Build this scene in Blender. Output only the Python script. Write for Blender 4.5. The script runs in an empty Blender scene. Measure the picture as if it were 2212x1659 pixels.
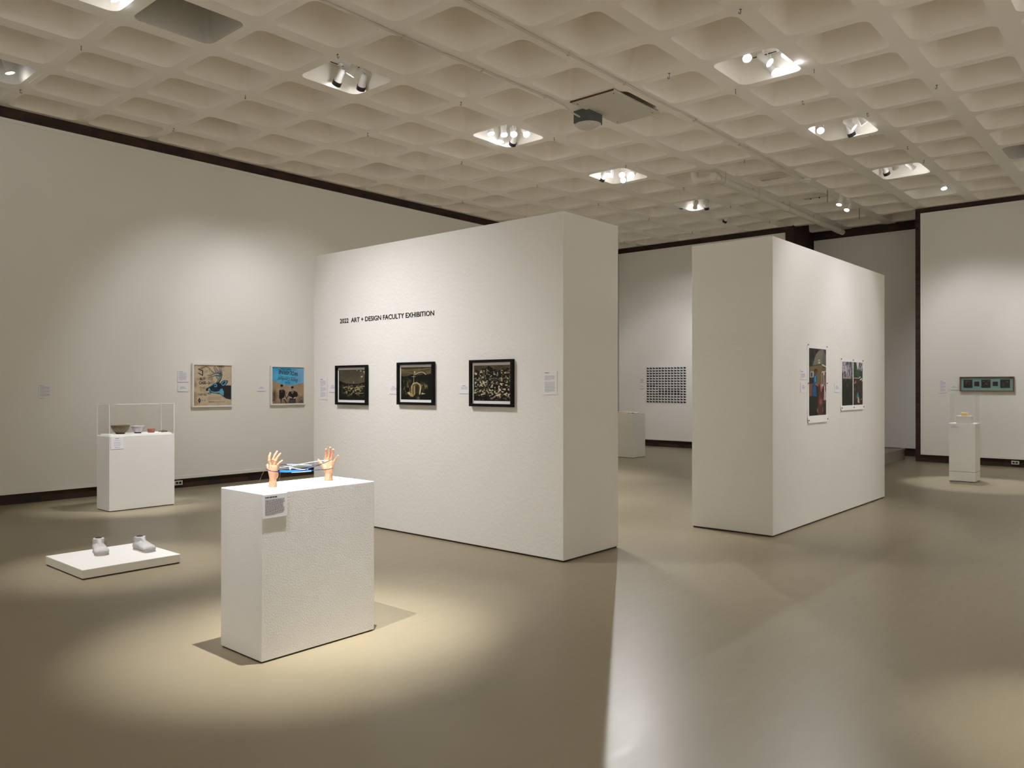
import bpy, bmesh, math, random
import numpy as np
from mathutils import Vector, Matrix, Quaternion
random.seed(7)
SC = bpy.context.scene
COL = SC.collection
PI = math.pi
# ---------------------------------------------------------------- camera, world, exposure
H = 1.532                      # eye height
ZC = 5.117                     # underside of the waffle ribs
F_PX, YAW, PITCH = 1702.95, 0.71627, 0.0022956
cam_d = bpy.data.cameras.new('camera'); cam = bpy.data.objects.new('camera', cam_d); COL.objects.link(cam)
cam_d.sensor_fit = 'HORIZONTAL'; cam_d.sensor_width = 36.0; cam_d.lens = F_PX / 2212.0 * 36.0
cam_d.clip_start = 0.05; cam_d.clip_end = 100
cam.location = (0, 0, H)
fwd = Vector((math.cos(YAW) * math.cos(PITCH), math.sin(YAW) * math.cos(PITCH), math.sin(PITCH)))
cam.rotation_euler = fwd.to_track_quat('-Z', 'Y').to_euler()
SC.camera = cam
wd = bpy.data.worlds.new('world'); SC.world = wd; wd.use_nodes = True
wd.node_tree.nodes['Background'].inputs[0].default_value = (0.02, 0.02, 0.02, 1)
SC.view_settings.view_transform = 'Standard'; SC.view_settings.look = 'None'
SC.view_settings.gamma = 1.0; SC.view_settings.use_curve_mapping = False
SC.view_settings.exposure = 0.20
SC.cycles.use_denoising = True
SC.cycles.max_bounces = 10; SC.cycles.diffuse_bounces = 8; SC.cycles.glossy_bounces = 4
SC.cycles.transparent_max_bounces = 16
SC.cycles.caustics_reflective = False; SC.cycles.caustics_refractive = False
SC.cycles.sample_clamp_indirect = 4.0
LAMP = (1.0, 0.995, 1.01)     # colour of the gallery lamps

# ---------------------------------------------------------------- materials
def srgb(r, g, b):
    f = lambda c: (c / 255 / 12.92) if c / 255 <= 0.04045 else ((c / 255 + 0.055) / 1.055) ** 2.4
    return (f(r), f(g), f(b), 1)
def nodes(name):
    m = bpy.data.materials.new(name); m.use_nodes = True
    nt = m.node_tree; return m, nt, nt.nodes['Principled BSDF']
def simple(name, col, rough=0.6, metal=0.0, spec=0.5, bump=0, bscale=60, var=0.0, vscale=3.0, bdist=0.003):
    m, nt, p = nodes(name)
    p.inputs['Base Color'].default_value = (*col[:3], 1); p.inputs['Roughness'].default_value = rough
    p.inputs['Metallic'].default_value = metal; p.inputs['Specular IOR Level'].default_value = spec
    tc = nt.nodes.new('ShaderNodeTexCoord')
    n = nt.nodes.new('ShaderNodeTexNoise'); n.inputs['Scale'].default_value = vscale; n.inputs['Detail'].default_value = 5
    nt.links.new(tc.outputs['Object'], n.inputs['Vector'])
    if var > 0:
        mx = nt.nodes.new('ShaderNodeMix'); mx.data_type = 'RGBA'
        mx.inputs[6].default_value = (*[c * (1 - var) for c in col[:3]], 1); mx.inputs[7].default_value = (*[min(1, c * (1 + var)) for c in col[:3]], 1)
        nt.links.new(n.outputs['Fac'], mx.inputs[0]); nt.links.new(mx.outputs[2], p.inputs['Base Color'])
    if bump > 0:
        n2 = nt.nodes.new('ShaderNodeTexNoise'); n2.inputs['Scale'].default_value = bscale; n2.inputs['Detail'].default_value = 4
        nt.links.new(tc.outputs['Object'], n2.inputs['Vector'])
        b = nt.nodes.new('ShaderNodeBump'); b.inputs['Strength'].default_value = bump; b.inputs['Distance'].default_value = bdist
        nt.links.new(n2.outputs['Fac'], b.inputs['Height']); nt.links.new(b.outputs['Normal'], p.inputs['Normal'])
    return m
WALLC = (0.80, 0.785, 0.75)
M = {}
M['wall'] = simple('painted_wall', WALLC, 0.85, spec=0.2, bump=0.35, bscale=45, var=0.02, vscale=1.2)
M['panel_wall'] = simple('painted_partition', (0.80, 0.785, 0.755), 0.7, spec=0.25, bump=0.55, bscale=28, var=0.02, vscale=2, bdist=0.004)
M['pedestal'] = simple('painted_pedestal', (0.74, 0.73, 0.71), 0.7, spec=0.25, bump=0.5, bscale=110, var=0.02, vscale=6, bdist=0.0018)
M['pedestal_smooth'] = simple('smooth_pedestal', (0.83, 0.82, 0.79), 0.5, spec=0.3, var=0.015, vscale=4)
M['ceiling'] = simple('waffle_concrete', (0.88, 0.84, 0.775), 0.65, spec=0.3, bump=0.2, bscale=70, var=0.03, vscale=1.5)
M['liner'] = simple('grey_coffer_paint', (0.50, 0.475, 0.43), 0.7, spec=0.2, var=0.03)
M['white'] = simple('white_enamel', (0.78, 0.77, 0.75), 0.4, spec=0.4)
M['plate'] = simple('track_plate', (0.66, 0.64, 0.60), 0.6, var=0.03)
M['black'] = simple('black_metal', (0.012, 0.011, 0.012), 0.4)
M['slot'] = simple('dark_slot', (0.01, 0.01, 0.01), 0.8)
M['gap'] = simple('shadow_gap_and_seam', (0.03, 0.028, 0.025), 0.9)  # near black for shadow lines at the floor, also a real seam
M['paper'] = simple('white_card', (0.80, 0.80, 0.84), 0.7, spec=0.2)
M['ink'] = simple('grey_ink', (0.16, 0.16, 0.19), 0.8, spec=0.1)
M['ink_soft'] = simple('pale_ink', (0.44, 0.44, 0.49), 0.8, spec=0.1)
M['inkblack'] = simple('black_vinyl', (0.004, 0.004, 0.004), 0.6, spec=0.1)
M['frame_white'] = simple('white_frame', (0.80, 0.79, 0.74), 0.45)
M['frame_black'] = simple('black_frame', (0.003, 0.003, 0.0035), 0.45, spec=0.2)
M['mat'] = simple('white_mat', (0.83, 0.83, 0.82), 0.7)
M['skin'] = simple('wax_skin', (0.74, 0.41, 0.25), 0.42, spec=0.4, var=0.12, vscale=18, bump=0.25, bscale=120, bdist=0.001)
M['skin'].node_tree.nodes['Principled BSDF'].inputs['Subsurface Weight'].default_value = 0.08
M['skin'].node_tree.nodes['Principled BSDF'].inputs['Subsurface Radius'].default_value = (0.01, 0.004, 0.002)
M['navy'] = simple('navy_cord', (0.012, 0.015, 0.06), 0.6)
M['blue'] = simple('bright_blue_cord', (0.02, 0.22, 0.75), 0.5)
M['pale'] = simple('pale_blue_cord', (0.42, 0.60, 0.80), 0.6)
M['cordwhite'] = simple('white_cord', (0.80, 0.84, 0.88), 0.6)
M['plaster'] = simple('white_plaster', (0.60, 0.59, 0.60), 0.7, bump=1.0, bscale=38, var=0.05, vscale=20, bdist=0.006)
M['sole'] = simple('pinkish_sole', (0.72, 0.66, 0.64), 0.7)
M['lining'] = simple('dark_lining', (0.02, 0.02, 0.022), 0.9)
M['steel'] = simple('grey_steel', (0.10, 0.115, 0.115), 0.45, metal=0.3)
M['fiberboard'] = simple('fiberboard', (0.58, 0.545, 0.48), 0.85, var=0.05, vscale=7)
M['boardedge'] = simple('brown_board_edge', (0.11, 0.035, 0.018), 0.8)
M['conduit'] = simple('painted_conduit', (0.60, 0.56, 0.49), 0.5)
M['pipe'] = simple('painted_pipe', (0.66, 0.62, 0.55), 0.55, bump=0.3, bscale=18, var=0.08, vscale=5)
M['concrete'] = simple('grey_step', (0.30, 0.285, 0.25), 0.7, var=0.1, vscale=6)
M['outlet'] = simple('outlet_plastic', (0.55, 0.53, 0.48), 0.5)
M['yellow'] = simple('yellow_block', (0.85, 0.62, 0.26), 0.6)
M['teal'] = simple('weathered_teal', (0.20, 0.34, 0.31), 0.6, var=0.18, vscale=9)
M['walnut'] = simple('walnut_frame', (0.16, 0.08, 0.05), 0.5, var=0.15, vscale=12)
M['soil'] = simple('dark_relief', (0.022, 0.018, 0.016), 0.6, var=0.5, vscale=30, bump=0.6, bscale=40)
M['soilstone'] = simple('grey_stone', (0.085, 0.075, 0.06), 0.7, var=0.4, vscale=30)
M['bowl1'] = simple('olive_glaze', (0.14, 0.10, 0.05), 0.35, var=0.45, vscale=9)
M['bowl2'] = simple('pale_lilac_glaze', (0.50, 0.45, 0.50), 0.4, var=0.2, vscale=12)
M['bowl3'] = simple('terracotta', (0.34, 0.105, 0.07), 0.7, var=0.12, vscale=20)
M['bowl4'] = simple('brown_bark', (0.12, 0.075, 0.065), 0.8, var=0.5, vscale=60, bump=0.8, bscale=90)
M['cream'] = simple('cream_paper', (0.80, 0.60, 0.42), 0.8)
M['thread'] = simple('clear_thread', (0.45, 0.32, 0.18), 0.4)
M['dome'] = simple('clouded_dome', (0.55, 0.53, 0.51), 0.3)

def mat_emit():
    m, nt, p = nodes('lit_lens'); p.inputs['Base Color'].default_value = (0.8, 0.8, 0.8, 1)
    p.inputs['Emission Color'].default_value = (1.0, 0.97, 0.95, 1); p.inputs['Emission Strength'].default_value = 22.0
    return m
M['lens'] = mat_emit()
def mat_glass():
    m = bpy.data.materials.new('clear_acrylic'); m.use_nodes = True; nt = m.node_tree; nt.nodes.clear()
    o = nt.nodes.new('ShaderNodeOutputMaterial'); mx = nt.nodes.new('ShaderNodeMixShader')
    t = nt.nodes.new('ShaderNodeBsdfTransparent'); t.inputs[0].default_value = (0.99, 0.994, 0.99, 1)
    g = nt.nodes.new('ShaderNodeBsdfGlossy'); g.inputs['Roughness'].default_value = 0.03
    lw = nt.nodes.new('ShaderNodeLayerWeight'); lw.inputs[0].default_value = 0.12
    ml = nt.nodes.new('ShaderNodeMath'); ml.operation = 'MULTIPLY'; ml.inputs[1].default_value = 0.35; nt.links.new(lw.outputs[1], ml.inputs[0])
    nt.links.new(ml.outputs[0], mx.inputs[0]); nt.links.new(t.outputs[0], mx.inputs[1]); nt.links.new(g.outputs[0], mx.inputs[2])
    nt.links.new(mx.outputs[0], o.inputs[0]); return m
M['glass'] = mat_glass()
def mat_edge_glint():
    m = bpy.data.materials.new('acrylic_edge_glint'); m.use_nodes = True; nt = m.node_tree; p = nt.nodes['Principled BSDF']
    p.inputs['Base Color'].default_value = (0.95, 0.96, 0.93, 1); p.inputs['Roughness'].default_value = 0.5; p.inputs['Alpha'].default_value = 0.85  # whitish colour puts the glint into the acrylic edges
    return m
M['edge'] = mat_edge_glint()
def mat_brick(name, axis):
    m, nt, p = nodes(name)
    tc = nt.nodes.new('ShaderNodeTexCoord'); sp = nt.nodes.new('ShaderNodeSeparateXYZ'); cb = nt.nodes.new('ShaderNodeCombineXYZ')
    nt.links.new(tc.outputs['Object'], sp.inputs[0]); nt.links.new(sp.outputs[axis], cb.inputs[0]); nt.links.new(sp.outputs[2], cb.inputs[1])
    b = nt.nodes.new('ShaderNodeTexBrick'); nt.links.new(cb.outputs[0], b.inputs['Vector'])
    b.inputs['Scale'].default_value = 1.0; b.inputs['Brick Width'].default_value = 0.23; b.inputs['Row Height'].default_value = 0.078
    b.inputs['Mortar Size'].default_value = 0.005; b.inputs['Mortar Smooth'].default_value = 0.3; b.inputs['Bias'].default_value = -0.1
    b.inputs['Color1'].default_value = (0.042, 0.012, 0.007, 1); b.inputs['Color2'].default_value = (0.006, 0.004, 0.004, 1)
    b.inputs['Mortar'].default_value = (0.03, 0.018, 0.013, 1)
    n = nt.nodes.new('ShaderNodeTexNoise'); n.inputs['Scale'].default_value = 6
    nt.links.new(tc.outputs['Object'], n.inputs['Vector'])
    mx = nt.nodes.new('ShaderNodeMix'); mx.data_type = 'RGBA'; mx.blend_type = 'MULTIPLY'; mx.inputs[0].default_value = 0.6
    nt.links.new(b.outputs['Color'], mx.inputs[6]); nt.links.new(n.outputs['Color'], mx.inputs[7]); 
    g = nt.nodes.new('ShaderNodeGamma'); g.inputs[1].default_value = 0.85
    nt.links.new(mx.outputs[2], g.inputs[0]); nt.links.new(g.outputs[0], p.inputs['Base Color'])
    bp = nt.nodes.new('ShaderNodeBump'); bp.inputs['Strength'].default_value = 0.6; bp.inputs['Distance'].default_value = 0.006; bp.invert = True
    nt.links.new(b.outputs['Fac'], bp.inputs['Height']); nt.links.new(bp.outputs['Normal'], p.inputs['Normal'])
    p.inputs['Roughness'].default_value = 0.75
    return m
M['brick_x'] = mat_brick('dark_brick_along_x', 0); M['brick_y'] = mat_brick('dark_brick_along_y', 1)
def mat_floor():
    m, nt, p = nodes('polished_floor'); L = nt.links.new
    tc = nt.nodes.new('ShaderNodeTexCoord')
    n = nt.nodes.new('ShaderNodeTexNoise'); n.inputs['Scale'].default_value = 0.7; n.inputs['Detail'].default_value = 6; L(tc.outputs['Object'], n.inputs['Vector'])
    mx = nt.nodes.new('ShaderNodeMix'); mx.data_type = 'RGBA'
    mx.inputs[6].default_value = (0.250, 0.212, 0.136, 1); mx.inputs[7].default_value = (0.298, 0.252, 0.163, 1); L(n.outputs['Fac'], mx.inputs[0])
    # worn specks and scuffs
    mp = nt.nodes.new('ShaderNodeMapping'); mp.inputs['Scale'].default_value = (1.0, 2.6, 1.0); mp.inputs['Rotation'].default_value = (0, 0, 0.6)
    L(tc.outputs['Object'], mp.inputs[0])
    v = nt.nodes.new('ShaderNodeTexVoronoi'); v.inputs['Scale'].default_value = 1.5; L(mp.outputs[0], v.inputs['Vector'])
    r = nt.nodes.new('ShaderNodeValToRGB'); r.color_ramp.elements[0].position = 0.012; r.color_ramp.elements[1].position = 0.022
    L(v.outputs['Distance'], r.inputs[0])
    wn = nt.nodes.new('ShaderNodeMath'); wn.operation = 'GREATER_THAN'; wn.inputs[1].default_value = 0.55
    sc = nt.nodes.new('ShaderNodeSeparateColor'); L(v.outputs['Color'], sc.inputs[0]); L(sc.outputs[0], wn.inputs[0])
    inv = nt.nodes.new('ShaderNodeMath'); inv.operation = 'SUBTRACT'; inv.inputs[0].default_value = 1.0; L(r.outputs[0], inv.inputs[1])
    mu = nt.nodes.new('ShaderNodeMath'); mu.operation = 'MULTIPLY'; L(inv.outputs[0], mu.inputs[0]); L(wn.outputs[0], mu.inputs[1])
    mu2 = nt.nodes.new('ShaderNodeMath'); mu2.operation = 'MULTIPLY'; L(mu.outputs[0], mu2.inputs[0]); mu2.inputs[1].default_value = 0.75
    m2 = nt.nodes.new('ShaderNodeMix'); m2.data_type = 'RGBA'; L(mu2.outputs[0], m2.inputs[0]); L(mx.outputs[2], m2.inputs[6]); m2.inputs[7].default_value = (0.04, 0.035, 0.03, 1)
    L(m2.outputs[2], p.inputs['Base Color'])
    # sweeping polish marks
    mp2 = nt.nodes.new('ShaderNodeMapping'); mp2.inputs['Scale'].default_value = (1.6, 14.0, 1.0); mp2.inputs['Rotation'].default_value = (0, 0, 0.85); L(tc.outputs['Object'], mp2.inputs[0])
    n2 = nt.nodes.new('ShaderNodeTexNoise'); n2.inputs['Scale'].default_value = 2.0; n2.inputs['Detail'].default_value = 6; n2.inputs['Distortion'].default_value = 0.8; L(mp2.outputs[0], n2.inputs['Vector'])
    mr = nt.nodes.new('ShaderNodeMapRange'); mr.inputs[3].default_value = 0.27; mr.inputs[4].default_value = 0.40; L(n2.outputs['Fac'], mr.inputs[0]); L(mr.outputs[0], p.inputs['Roughness'])
    n3 = nt.nodes.new('ShaderNodeTexNoise'); n3.inputs['Scale'].default_value = 30; n3.inputs['Detail'].default_value = 5; L(mp2.outputs[0], n3.inputs['Vector'])
    b = nt.nodes.new('ShaderNodeBump'); b.inputs['Strength'].default_value = 0.09; b.inputs['Distance'].default_value = 0.001
    L(n3.outputs['Fac'], b.inputs['Height']); L(b.outputs['Normal'], p.inputs['Normal'])
    p.inputs['Specular IOR Level'].default_value = 0.5
    return m
M['floor'] = mat_floor()
def mat_vcol(name, rough=0.6):
    m, nt, p = nodes(name); a = nt.nodes.new('ShaderNodeVertexColor'); a.layer_name = 'paint'
    nt.links.new(a.outputs[0], p.inputs['Base Color']); p.inputs['Roughness'].default_value = rough; p.inputs['Specular IOR Level'].default_value = 0.2
    return m
M['pigment'] = mat_vcol('artwork_pigment'); M['photo'] = mat_vcol('photo_print', 0.5)

# ---------------------------------------------------------------- mesh helpers
def add_box(bm, x0, x1, y0, y1, z0, z1, bev=0, mi=0):
    r = bmesh.ops.create_cube(bm, size=1); vs = r['verts']
    for v in vs:
        v.co.x = x0 if v.co.x < 0 else x1; v.co.y = y0 if v.co.y < 0 else y1; v.co.z = z0 if v.co.z < 0 else z1
    fs = {f for v in vs for f in v.link_faces}
    for f in fs: f.material_index = mi
    if bev > 0:
        bmesh.ops.bevel(bm, geom=list({e for f in fs for e in f.edges}), offset=bev, segments=2, affect='EDGES', profile=0.5)
def tube(bm, pts, rad, n=12, cap=True):
    pts = [Vector(p) for p in pts]; rads = rad if isinstance(rad, (list, tuple)) else [rad] * len(pts)
    rings = []; prev = None
    for i, p in enumerate(pts):
        d = (pts[min(i + 1, len(pts) - 1)] - pts[max(i - 1, 0)]).normalized()
        if prev is None:
            a = Vector((0, 0, 1)) if abs(d.z) < 0.9 else Vector((1, 0, 0)); u = d.cross(a).normalized()
        else:
            u = (prev - d * prev.dot(d)).normalized()
        prev = u; w = d.cross(u)
        rings.append([bm.verts.new(p + (u * math.cos(2 * PI * k / n) + w * math.sin(2 * PI * k / n)) * rads[i]) for k in range(n)])
    for a, b in zip(rings, rings[1:]):
        for k in range(n): bm.faces.new((a[k], a[(k + 1) % n], b[(k + 1) % n], b[k]))
    if cap:
        bm.faces.new(rings[0][::-1]); bm.faces.new(rings[-1])
def lathe(bm, prof, n=40, c=(0, 0, 0)):
    rings = [[bm.verts.new((c[0] + r * math.cos(2 * PI * k / n), c[1] + r * math.sin(2 * PI * k / n), c[2] + z)) for k in range(n)] for r, z in prof]
    for a, b in zip(rings, rings[1:]):
        for k in range(n): bm.faces.new((a[k], a[(k + 1) % n], b[(k + 1) % n], b[k]))
    if prof[0][0] > 1e-4: bm.faces.new(rings[0][::-1])
    if prof[-1][0] > 1e-4: bm.faces.new(rings[-1])
    bmesh.ops.remove_doubles(bm, verts=bm.verts[:], dist=1e-5)
def sphere(bm, c, r, sx=1, sy=1, sz=1, rot=None):
    mt = Matrix.Translation(c) @ (rot.to_matrix().to_4x4() if rot else Matrix.Identity(4)) @ Matrix.Diagonal((sx, sy, sz, 1))
    bmesh.ops.create_uvsphere(bm, u_segments=16, v_segments=10, radius=r, matrix=mt)
def obj(name, bm, mat, parent=None, smooth=False, mw=None, recalc=True):
    if recalc: bmesh.ops.recalc_face_normals(bm, faces=bm.faces[:])
    me = bpy.data.meshes.new(name); bm.to_mesh(me); bm.free()
    for m in (mat if isinstance(mat, (list, tuple)) else [mat]): me.materials.append(m)
    if smooth:
        me.shade_smooth(); me.set_sharp_from_angle(angle=math.radians(smooth if smooth is not True else 40))
    o = bpy.data.objects.new(name, me); COL.objects.link(o)
    if parent is not None: o.parent = parent
    if mw is not None: o.matrix_local = mw
    return o
def box(name, x0, x1, y0, y1, z0, z1, mat, parent=None, bev=0, mw=None):
    bm = bmesh.new(); add_box(bm, x0, x1, y0, y1, z0, z1, bev); return obj(name, bm, mat, parent, mw=mw)
def tag(o, label, cat, group=None):
    o['label'] = label; o['category'] = cat
    if group: o['group'] = group
    return o
def thing(name, label, cat, loc=(0, 0, 0), group=None, mw=None):
    o = bpy.data.objects.new(name, None); COL.objects.link(o); o.empty_display_size = 0.05
    if mw is not None: o.matrix_world = mw
    else: o.location = loc
    return tag(o, label, cat, group)
def struct(o): o['kind'] = 'structure'; return o
def dup(root, mw, label=None, group=None):
    r = root.copy(); COL.objects.link(r); r.matrix_world = mw
    if label: r['label'] = label
    if group: r['group'] = group
    for ch in list(root.children):
        c = ch.copy(); COL.objects.link(c); c.parent = r
        for g in list(ch.children):
            d = g.copy(); COL.objects.link(d); d.parent = c
    return r
def wallm(face, a, z, plane):
    """local x = right, y = up, z = out of the wall. face 'Y': wall seen looking along +Y; 'X': along +X"""
    if face == 'Y': return Matrix(((1, 0, 0, a), (0, 0, -1, plane), (0, 1, 0, z), (0, 0, 0, 1)))
    return Matrix(((0, 0, -1, plane), (-1, 0, 0, a), (0, 1, 0, z), (0, 0, 0, 1)))
def text_mesh(name, s, size, mat, parent, loc=(0, 0, 0), sx=1.0, bold=0.0, rotz=0, shear=0, align='LEFT', width=None, ext=0.0006):
    cu = bpy.data.curves.new(name, 'FONT'); cu.body = s; cu.size = size; cu.offset = bold; cu.extrude = ext; cu.shear = shear; cu.align_x = align
    cu.resolution_u = 3
    t = bpy.data.objects.new(name + '_tmp', cu); COL.objects.link(t); bpy.context.view_layer.update()
    me = bpy.data.meshes.new_from_object(t.evaluated_get(bpy.context.evaluated_depsgraph_get())); bpy.data.objects.remove(t)
    me.name = name; me.materials.clear(); me.materials.append(mat)
    xs = [v.co.x for v in me.vertices]
    if width: sx = width / (max(xs) - min(xs))
    off = {'LEFT': min(xs), 'CENTER': (min(xs) + max(xs)) / 2}[align]
    for v in me.vertices: v.co.x = (v.co.x - off) * sx
    o = bpy.data.objects.new(name, me); COL.objects.link(o); o.parent = parent
    o.matrix_local = Matrix.Translation(loc) @ Matrix.Rotation(rotz, 4, 'Z')
    return o

# ---------------------------------------------------------------- the room
YL, XF, XA = 11.55, 17.45, 18.65          # brick planes: left wall, far wall, alcove wall
YP, XP = 11.50, 17.40                     # faces of the white panels on them
XB, YR = -4.3, -5.0
bm = bmesh.new(); add_box(bm, XB - .3, XA + .3, YR - .3, YL + .3, -0.2, 0); struct(obj('floor', bm, M['floor']))
TOP = 5.86
struct(box('wall_left', XB, XF + 1.6, YL, YL + .25, 0, TOP, M['brick_x']))
struct(box('wall_far', XF, XF + .3, 6.83, YL, 0, TOP, M['brick_y']))
struct(box('wall_alcove_left', XF + .3, XA, 6.83, 7.1, 0, TOP, M['brick_x']))
struct(box('wall_alcove_far', XA, XA + .2, 4.1, 7.1, 0, TOP, M['brick_y']))
struct(box('wall_alcove_right', XF + .3, XA, 4.05, 4.33, 0, TOP, M['brick_x']))
struct(box('wall_right', XF, XF + .3, YR, 4.33, 0, TOP, M['brick_y']))
struct(box('wall_near', XB - .2, XB, YR, YL, 0, TOP, M['wall']))
struct(box('wall_side', XB, XF, YR - .2, YR, 0, TOP, M['wall']))
def wall_panel(n, face, a0, a1, z0, z1, plane, t):
    """white hanging panel with a thin raised rim; local x = right, y = up"""
    bm = bmesh.new(); w, h = abs(a1 - a0), z1 - z0
    add_box(bm, 0, w, 0, h, -t, -0.008)
    for (x0, x1, y0, y1) in ((0, w, 0, .05), (0, w, h - .05, h), (0, .05, .05, h - .05), (w - .05, w, .05, h - .05)):
        add_box(bm, x0, x1, y0, y1, -0.008, 0.0, 0.003)
    o = obj('trim_%d' % n, bm, M['wall']); o.matrix_world = wallm(face, a0, z0, plane); return struct(o)
wall_panel(1, 'Y', XB + .05, 17.3, .135, 4.962, YP, .05)
wall_panel(2, 'X', 11.45, 7.015, .165, 4.98, XP, .05)
wall_panel(3, 'X', 4.225, YR + .05, .146, 5.01, XP, .05)
wall_panel(4, 'X', 6.80, 4.36, .17, 4.93, XA - .05, .05)

# waffle ceiling
GX, GY, PX, PY = 3.2823, 7.9477, 0.95, 0.9338
HX0, HX1, HY0, HY1 = 0.07, 0.93, 0.10, 0.89
I0, I1, J0, J1 = -8, 16, -14, 3
GREY = {(0, -1), (11, -7), (-1, 2)}
def ring(x0, x1, y0, y1, r, z, n=6):
    out = []
    for cx, cy, a0 in ((x1 - r, y1 - r, 0), (x0 + r, y1 - r, 90), (x0 + r, y0 + r, 180), (x1 - r, y0 + r, 270)):
        for k in range(n + 1):
            a = math.radians(a0 + 90 * k / n); out.append((cx + r * math.cos(a), cy + r * math.sin(a), z))
    return out
bm = bmesh.new(); NR = 7
for i in range(I0, I1 + 1):
    for j in range(J0, J1 + 1):
        ox, oy = GX + i * PX, GY + j * PY
        x0, x1, y0, y1 = ox + HX0 * PX, ox + HX1 * PX, oy + HY0 * PY, oy + HY1 * PY
        y1 = min(y1, 11.47); x1 = min(x1, 17.37) if oy > 6.8 or oy < 3.8 else x1
        if y1 - y0 < .2 or x1 - x0 < .2: continue
        sq = [bm.verts.new(c) for c in ((ox + PX, oy + PY, ZC), (ox, oy + PY, ZC), (ox, oy, ZC), (ox + PX, oy, ZC))]
        depth = .46
        specs = [(0, .105, 0), (.006, .105, .012), (.02, .10, .05), (.065, .09, depth - .05), (.085, .09, depth - .012), (.12, .08, depth)]
        rings = [[bm.verts.new(c) for c in ring(x0 + ins, x1 - ins, y0 + ins, y1 - ins, r, ZC + z)] for ins, r, z in specs]
        R = rings[0]; N = len(R)
        for c in range(4):
            for k in range(NR - 1): bm.faces.new((sq[c], R[c * NR + k], R[c * NR + k + 1]))
            nx = (c + 1) % 4
            bm.faces.new((sq[c], R[c * NR + NR - 1], R[nx * NR], sq[nx]))
        mi = 1 if (i, j) in GREY else 0
        for a, b in zip(rings, rings[1:]):
            for k in range(N):
                f = bm.faces.new((a[k], a[(k + 1) % N], b[(k + 1) % N], b[k])); f.material_index = mi
        f = bm.faces.new(rings[-1]); f.material_index = mi
bmesh.ops.remove_doubles(bm, verts=bm.verts[:], dist=1e-4)
# faint joint lines down the middle of the cross ribs
for i in range(0, 15):
    for j in range(-8, 4):
        if (i + j * 3) % 2 == 0:
            ox, oy = GX + i * PX, GY + j * PY
            add_box(bm, ox - .003, ox + .003, oy + .15, oy + .62 + .2 * ((i * 7 + j) % 3 == 0), ZC - .0015, ZC + .0005)
cl = obj('ceiling', bm, [M['ceiling'], M['liner']], smooth=50, recalc=False); struct(cl)
for p in cl.data.polygons: pass
struct(box('ceiling_slab', XB - .3, XA + .3, YR - .3, YL + .3, TOP, TOP + .1, M['ceiling']))

# movable partitions
def partition(x0, x1, y0, y1, label):
    t = thing('partition_wall', label, 'partition wall', ((x0 + x1) / 2, (y0 + y1) / 2, 0), 'movable partition walls')
    cx, cy = (x0 + x1) / 2, (y0 + y1) / 2
    box('body', x0 - cx, x1 - cx, y0 - cy, y1 - cy, .014, 3.05, M['panel_wall'], t, bev=.004)
    box('base', x0 - cx + .012, x1 - cx - .012, y0 - cy + .012, y1 - cy - .012, 0, .016, M['gap'], t)  # black recessed strip, coloured to give the shadow line under the body
    return t
partition(5.445, 6.303, 4.150, 7.820, 'large white partition wall carrying the black exhibition title and three black-framed photographs')
partition(7.745, 11.510, 3.244, 4.150, 'white partition wall on the right carrying the two long pinned colour prints')

# concrete steps in the alcove
t = thing('concrete_steps', 'low grey concrete steps half hidden behind the right partition', 'steps', (16.2, 5.6, 0))
box('lower_step', -1.0, 1.52, -1.0, 1.1, 0, .225, M['concrete'], t, bev=.008)
box('nosing', -1.0, 1.525, -1.012, -.93, .195, .232, M['concrete'], t, bev=.004)
box('upper_step', -1.0, .9, -.55, 1.1, .225, .40, M['concrete'], t, bev=.008)

# ---------------------------------------------------------------- track plates in the coffers and the spotlights on them
PZ = ZC + .235
def plate_mesh():
    bm = bmesh.new(); a, b, c = .29, .26, .07
    pts = [(a - c, b), (-a + c, b), (-a, b - c), (-a, -b + c), (-a + c, -b), (a - c, -b), (a, -b + c), (a, b - c)]
    lo = [bm.verts.new((x, y, 0)) for x, y in pts]; hi = [bm.verts.new((x, y, .012)) for x, y in pts]
    bm.faces.new(lo[::-1]); bm.faces.new(hi)
    for k in range(8): bm.faces.new((lo[k], lo[(k + 1) % 8], hi[(k + 1) % 8], hi[k]))
    return bm
def slot_mesh(x0, y0, x1, y1):
    bm = bmesh.new(); add_box(bm, x0, x1, y0, y1, -.004, .002); return bm
plates = {(-1, 2): 'far left edge of the photo, above the bowls case', (-1, -1): 'top left of the photo, cut by the frame',
          (2, -1): 'lit coffer nearest the left wall, holding three spotlights', (5, -1): 'lit coffer just left of the grey box, holding seven spotlights',
          (8, -1): 'lit coffer in line above the narrow gap between the partitions', (11, -1): 'far lit coffer beyond the gap, holding three spotlights',
          (13, -1): 'farthest coffer of the middle row, holding one tilted spotlight', (5, -5): 'large lit coffer at upper right, nearest of its row',
          (8, -5): 'second lit coffer of the right-hand row', (11, -5): 'third lit coffer of the right-hand row', (13, -5): 'last coffer of the right-hand row, with one spotlight',
          (2, 2): 'unlit coffer next to the left wall, nearest one', (5, 2): 'unlit coffer by the left wall, middle one of three', (8, 2): 'unlit coffer by the left wall, farthest one',
          (-3, -5): None, (-1, -5): None, (5, -8): None, (8, -8): None, (1, -9): None, (11, -9): None}
proto_plate = None
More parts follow.
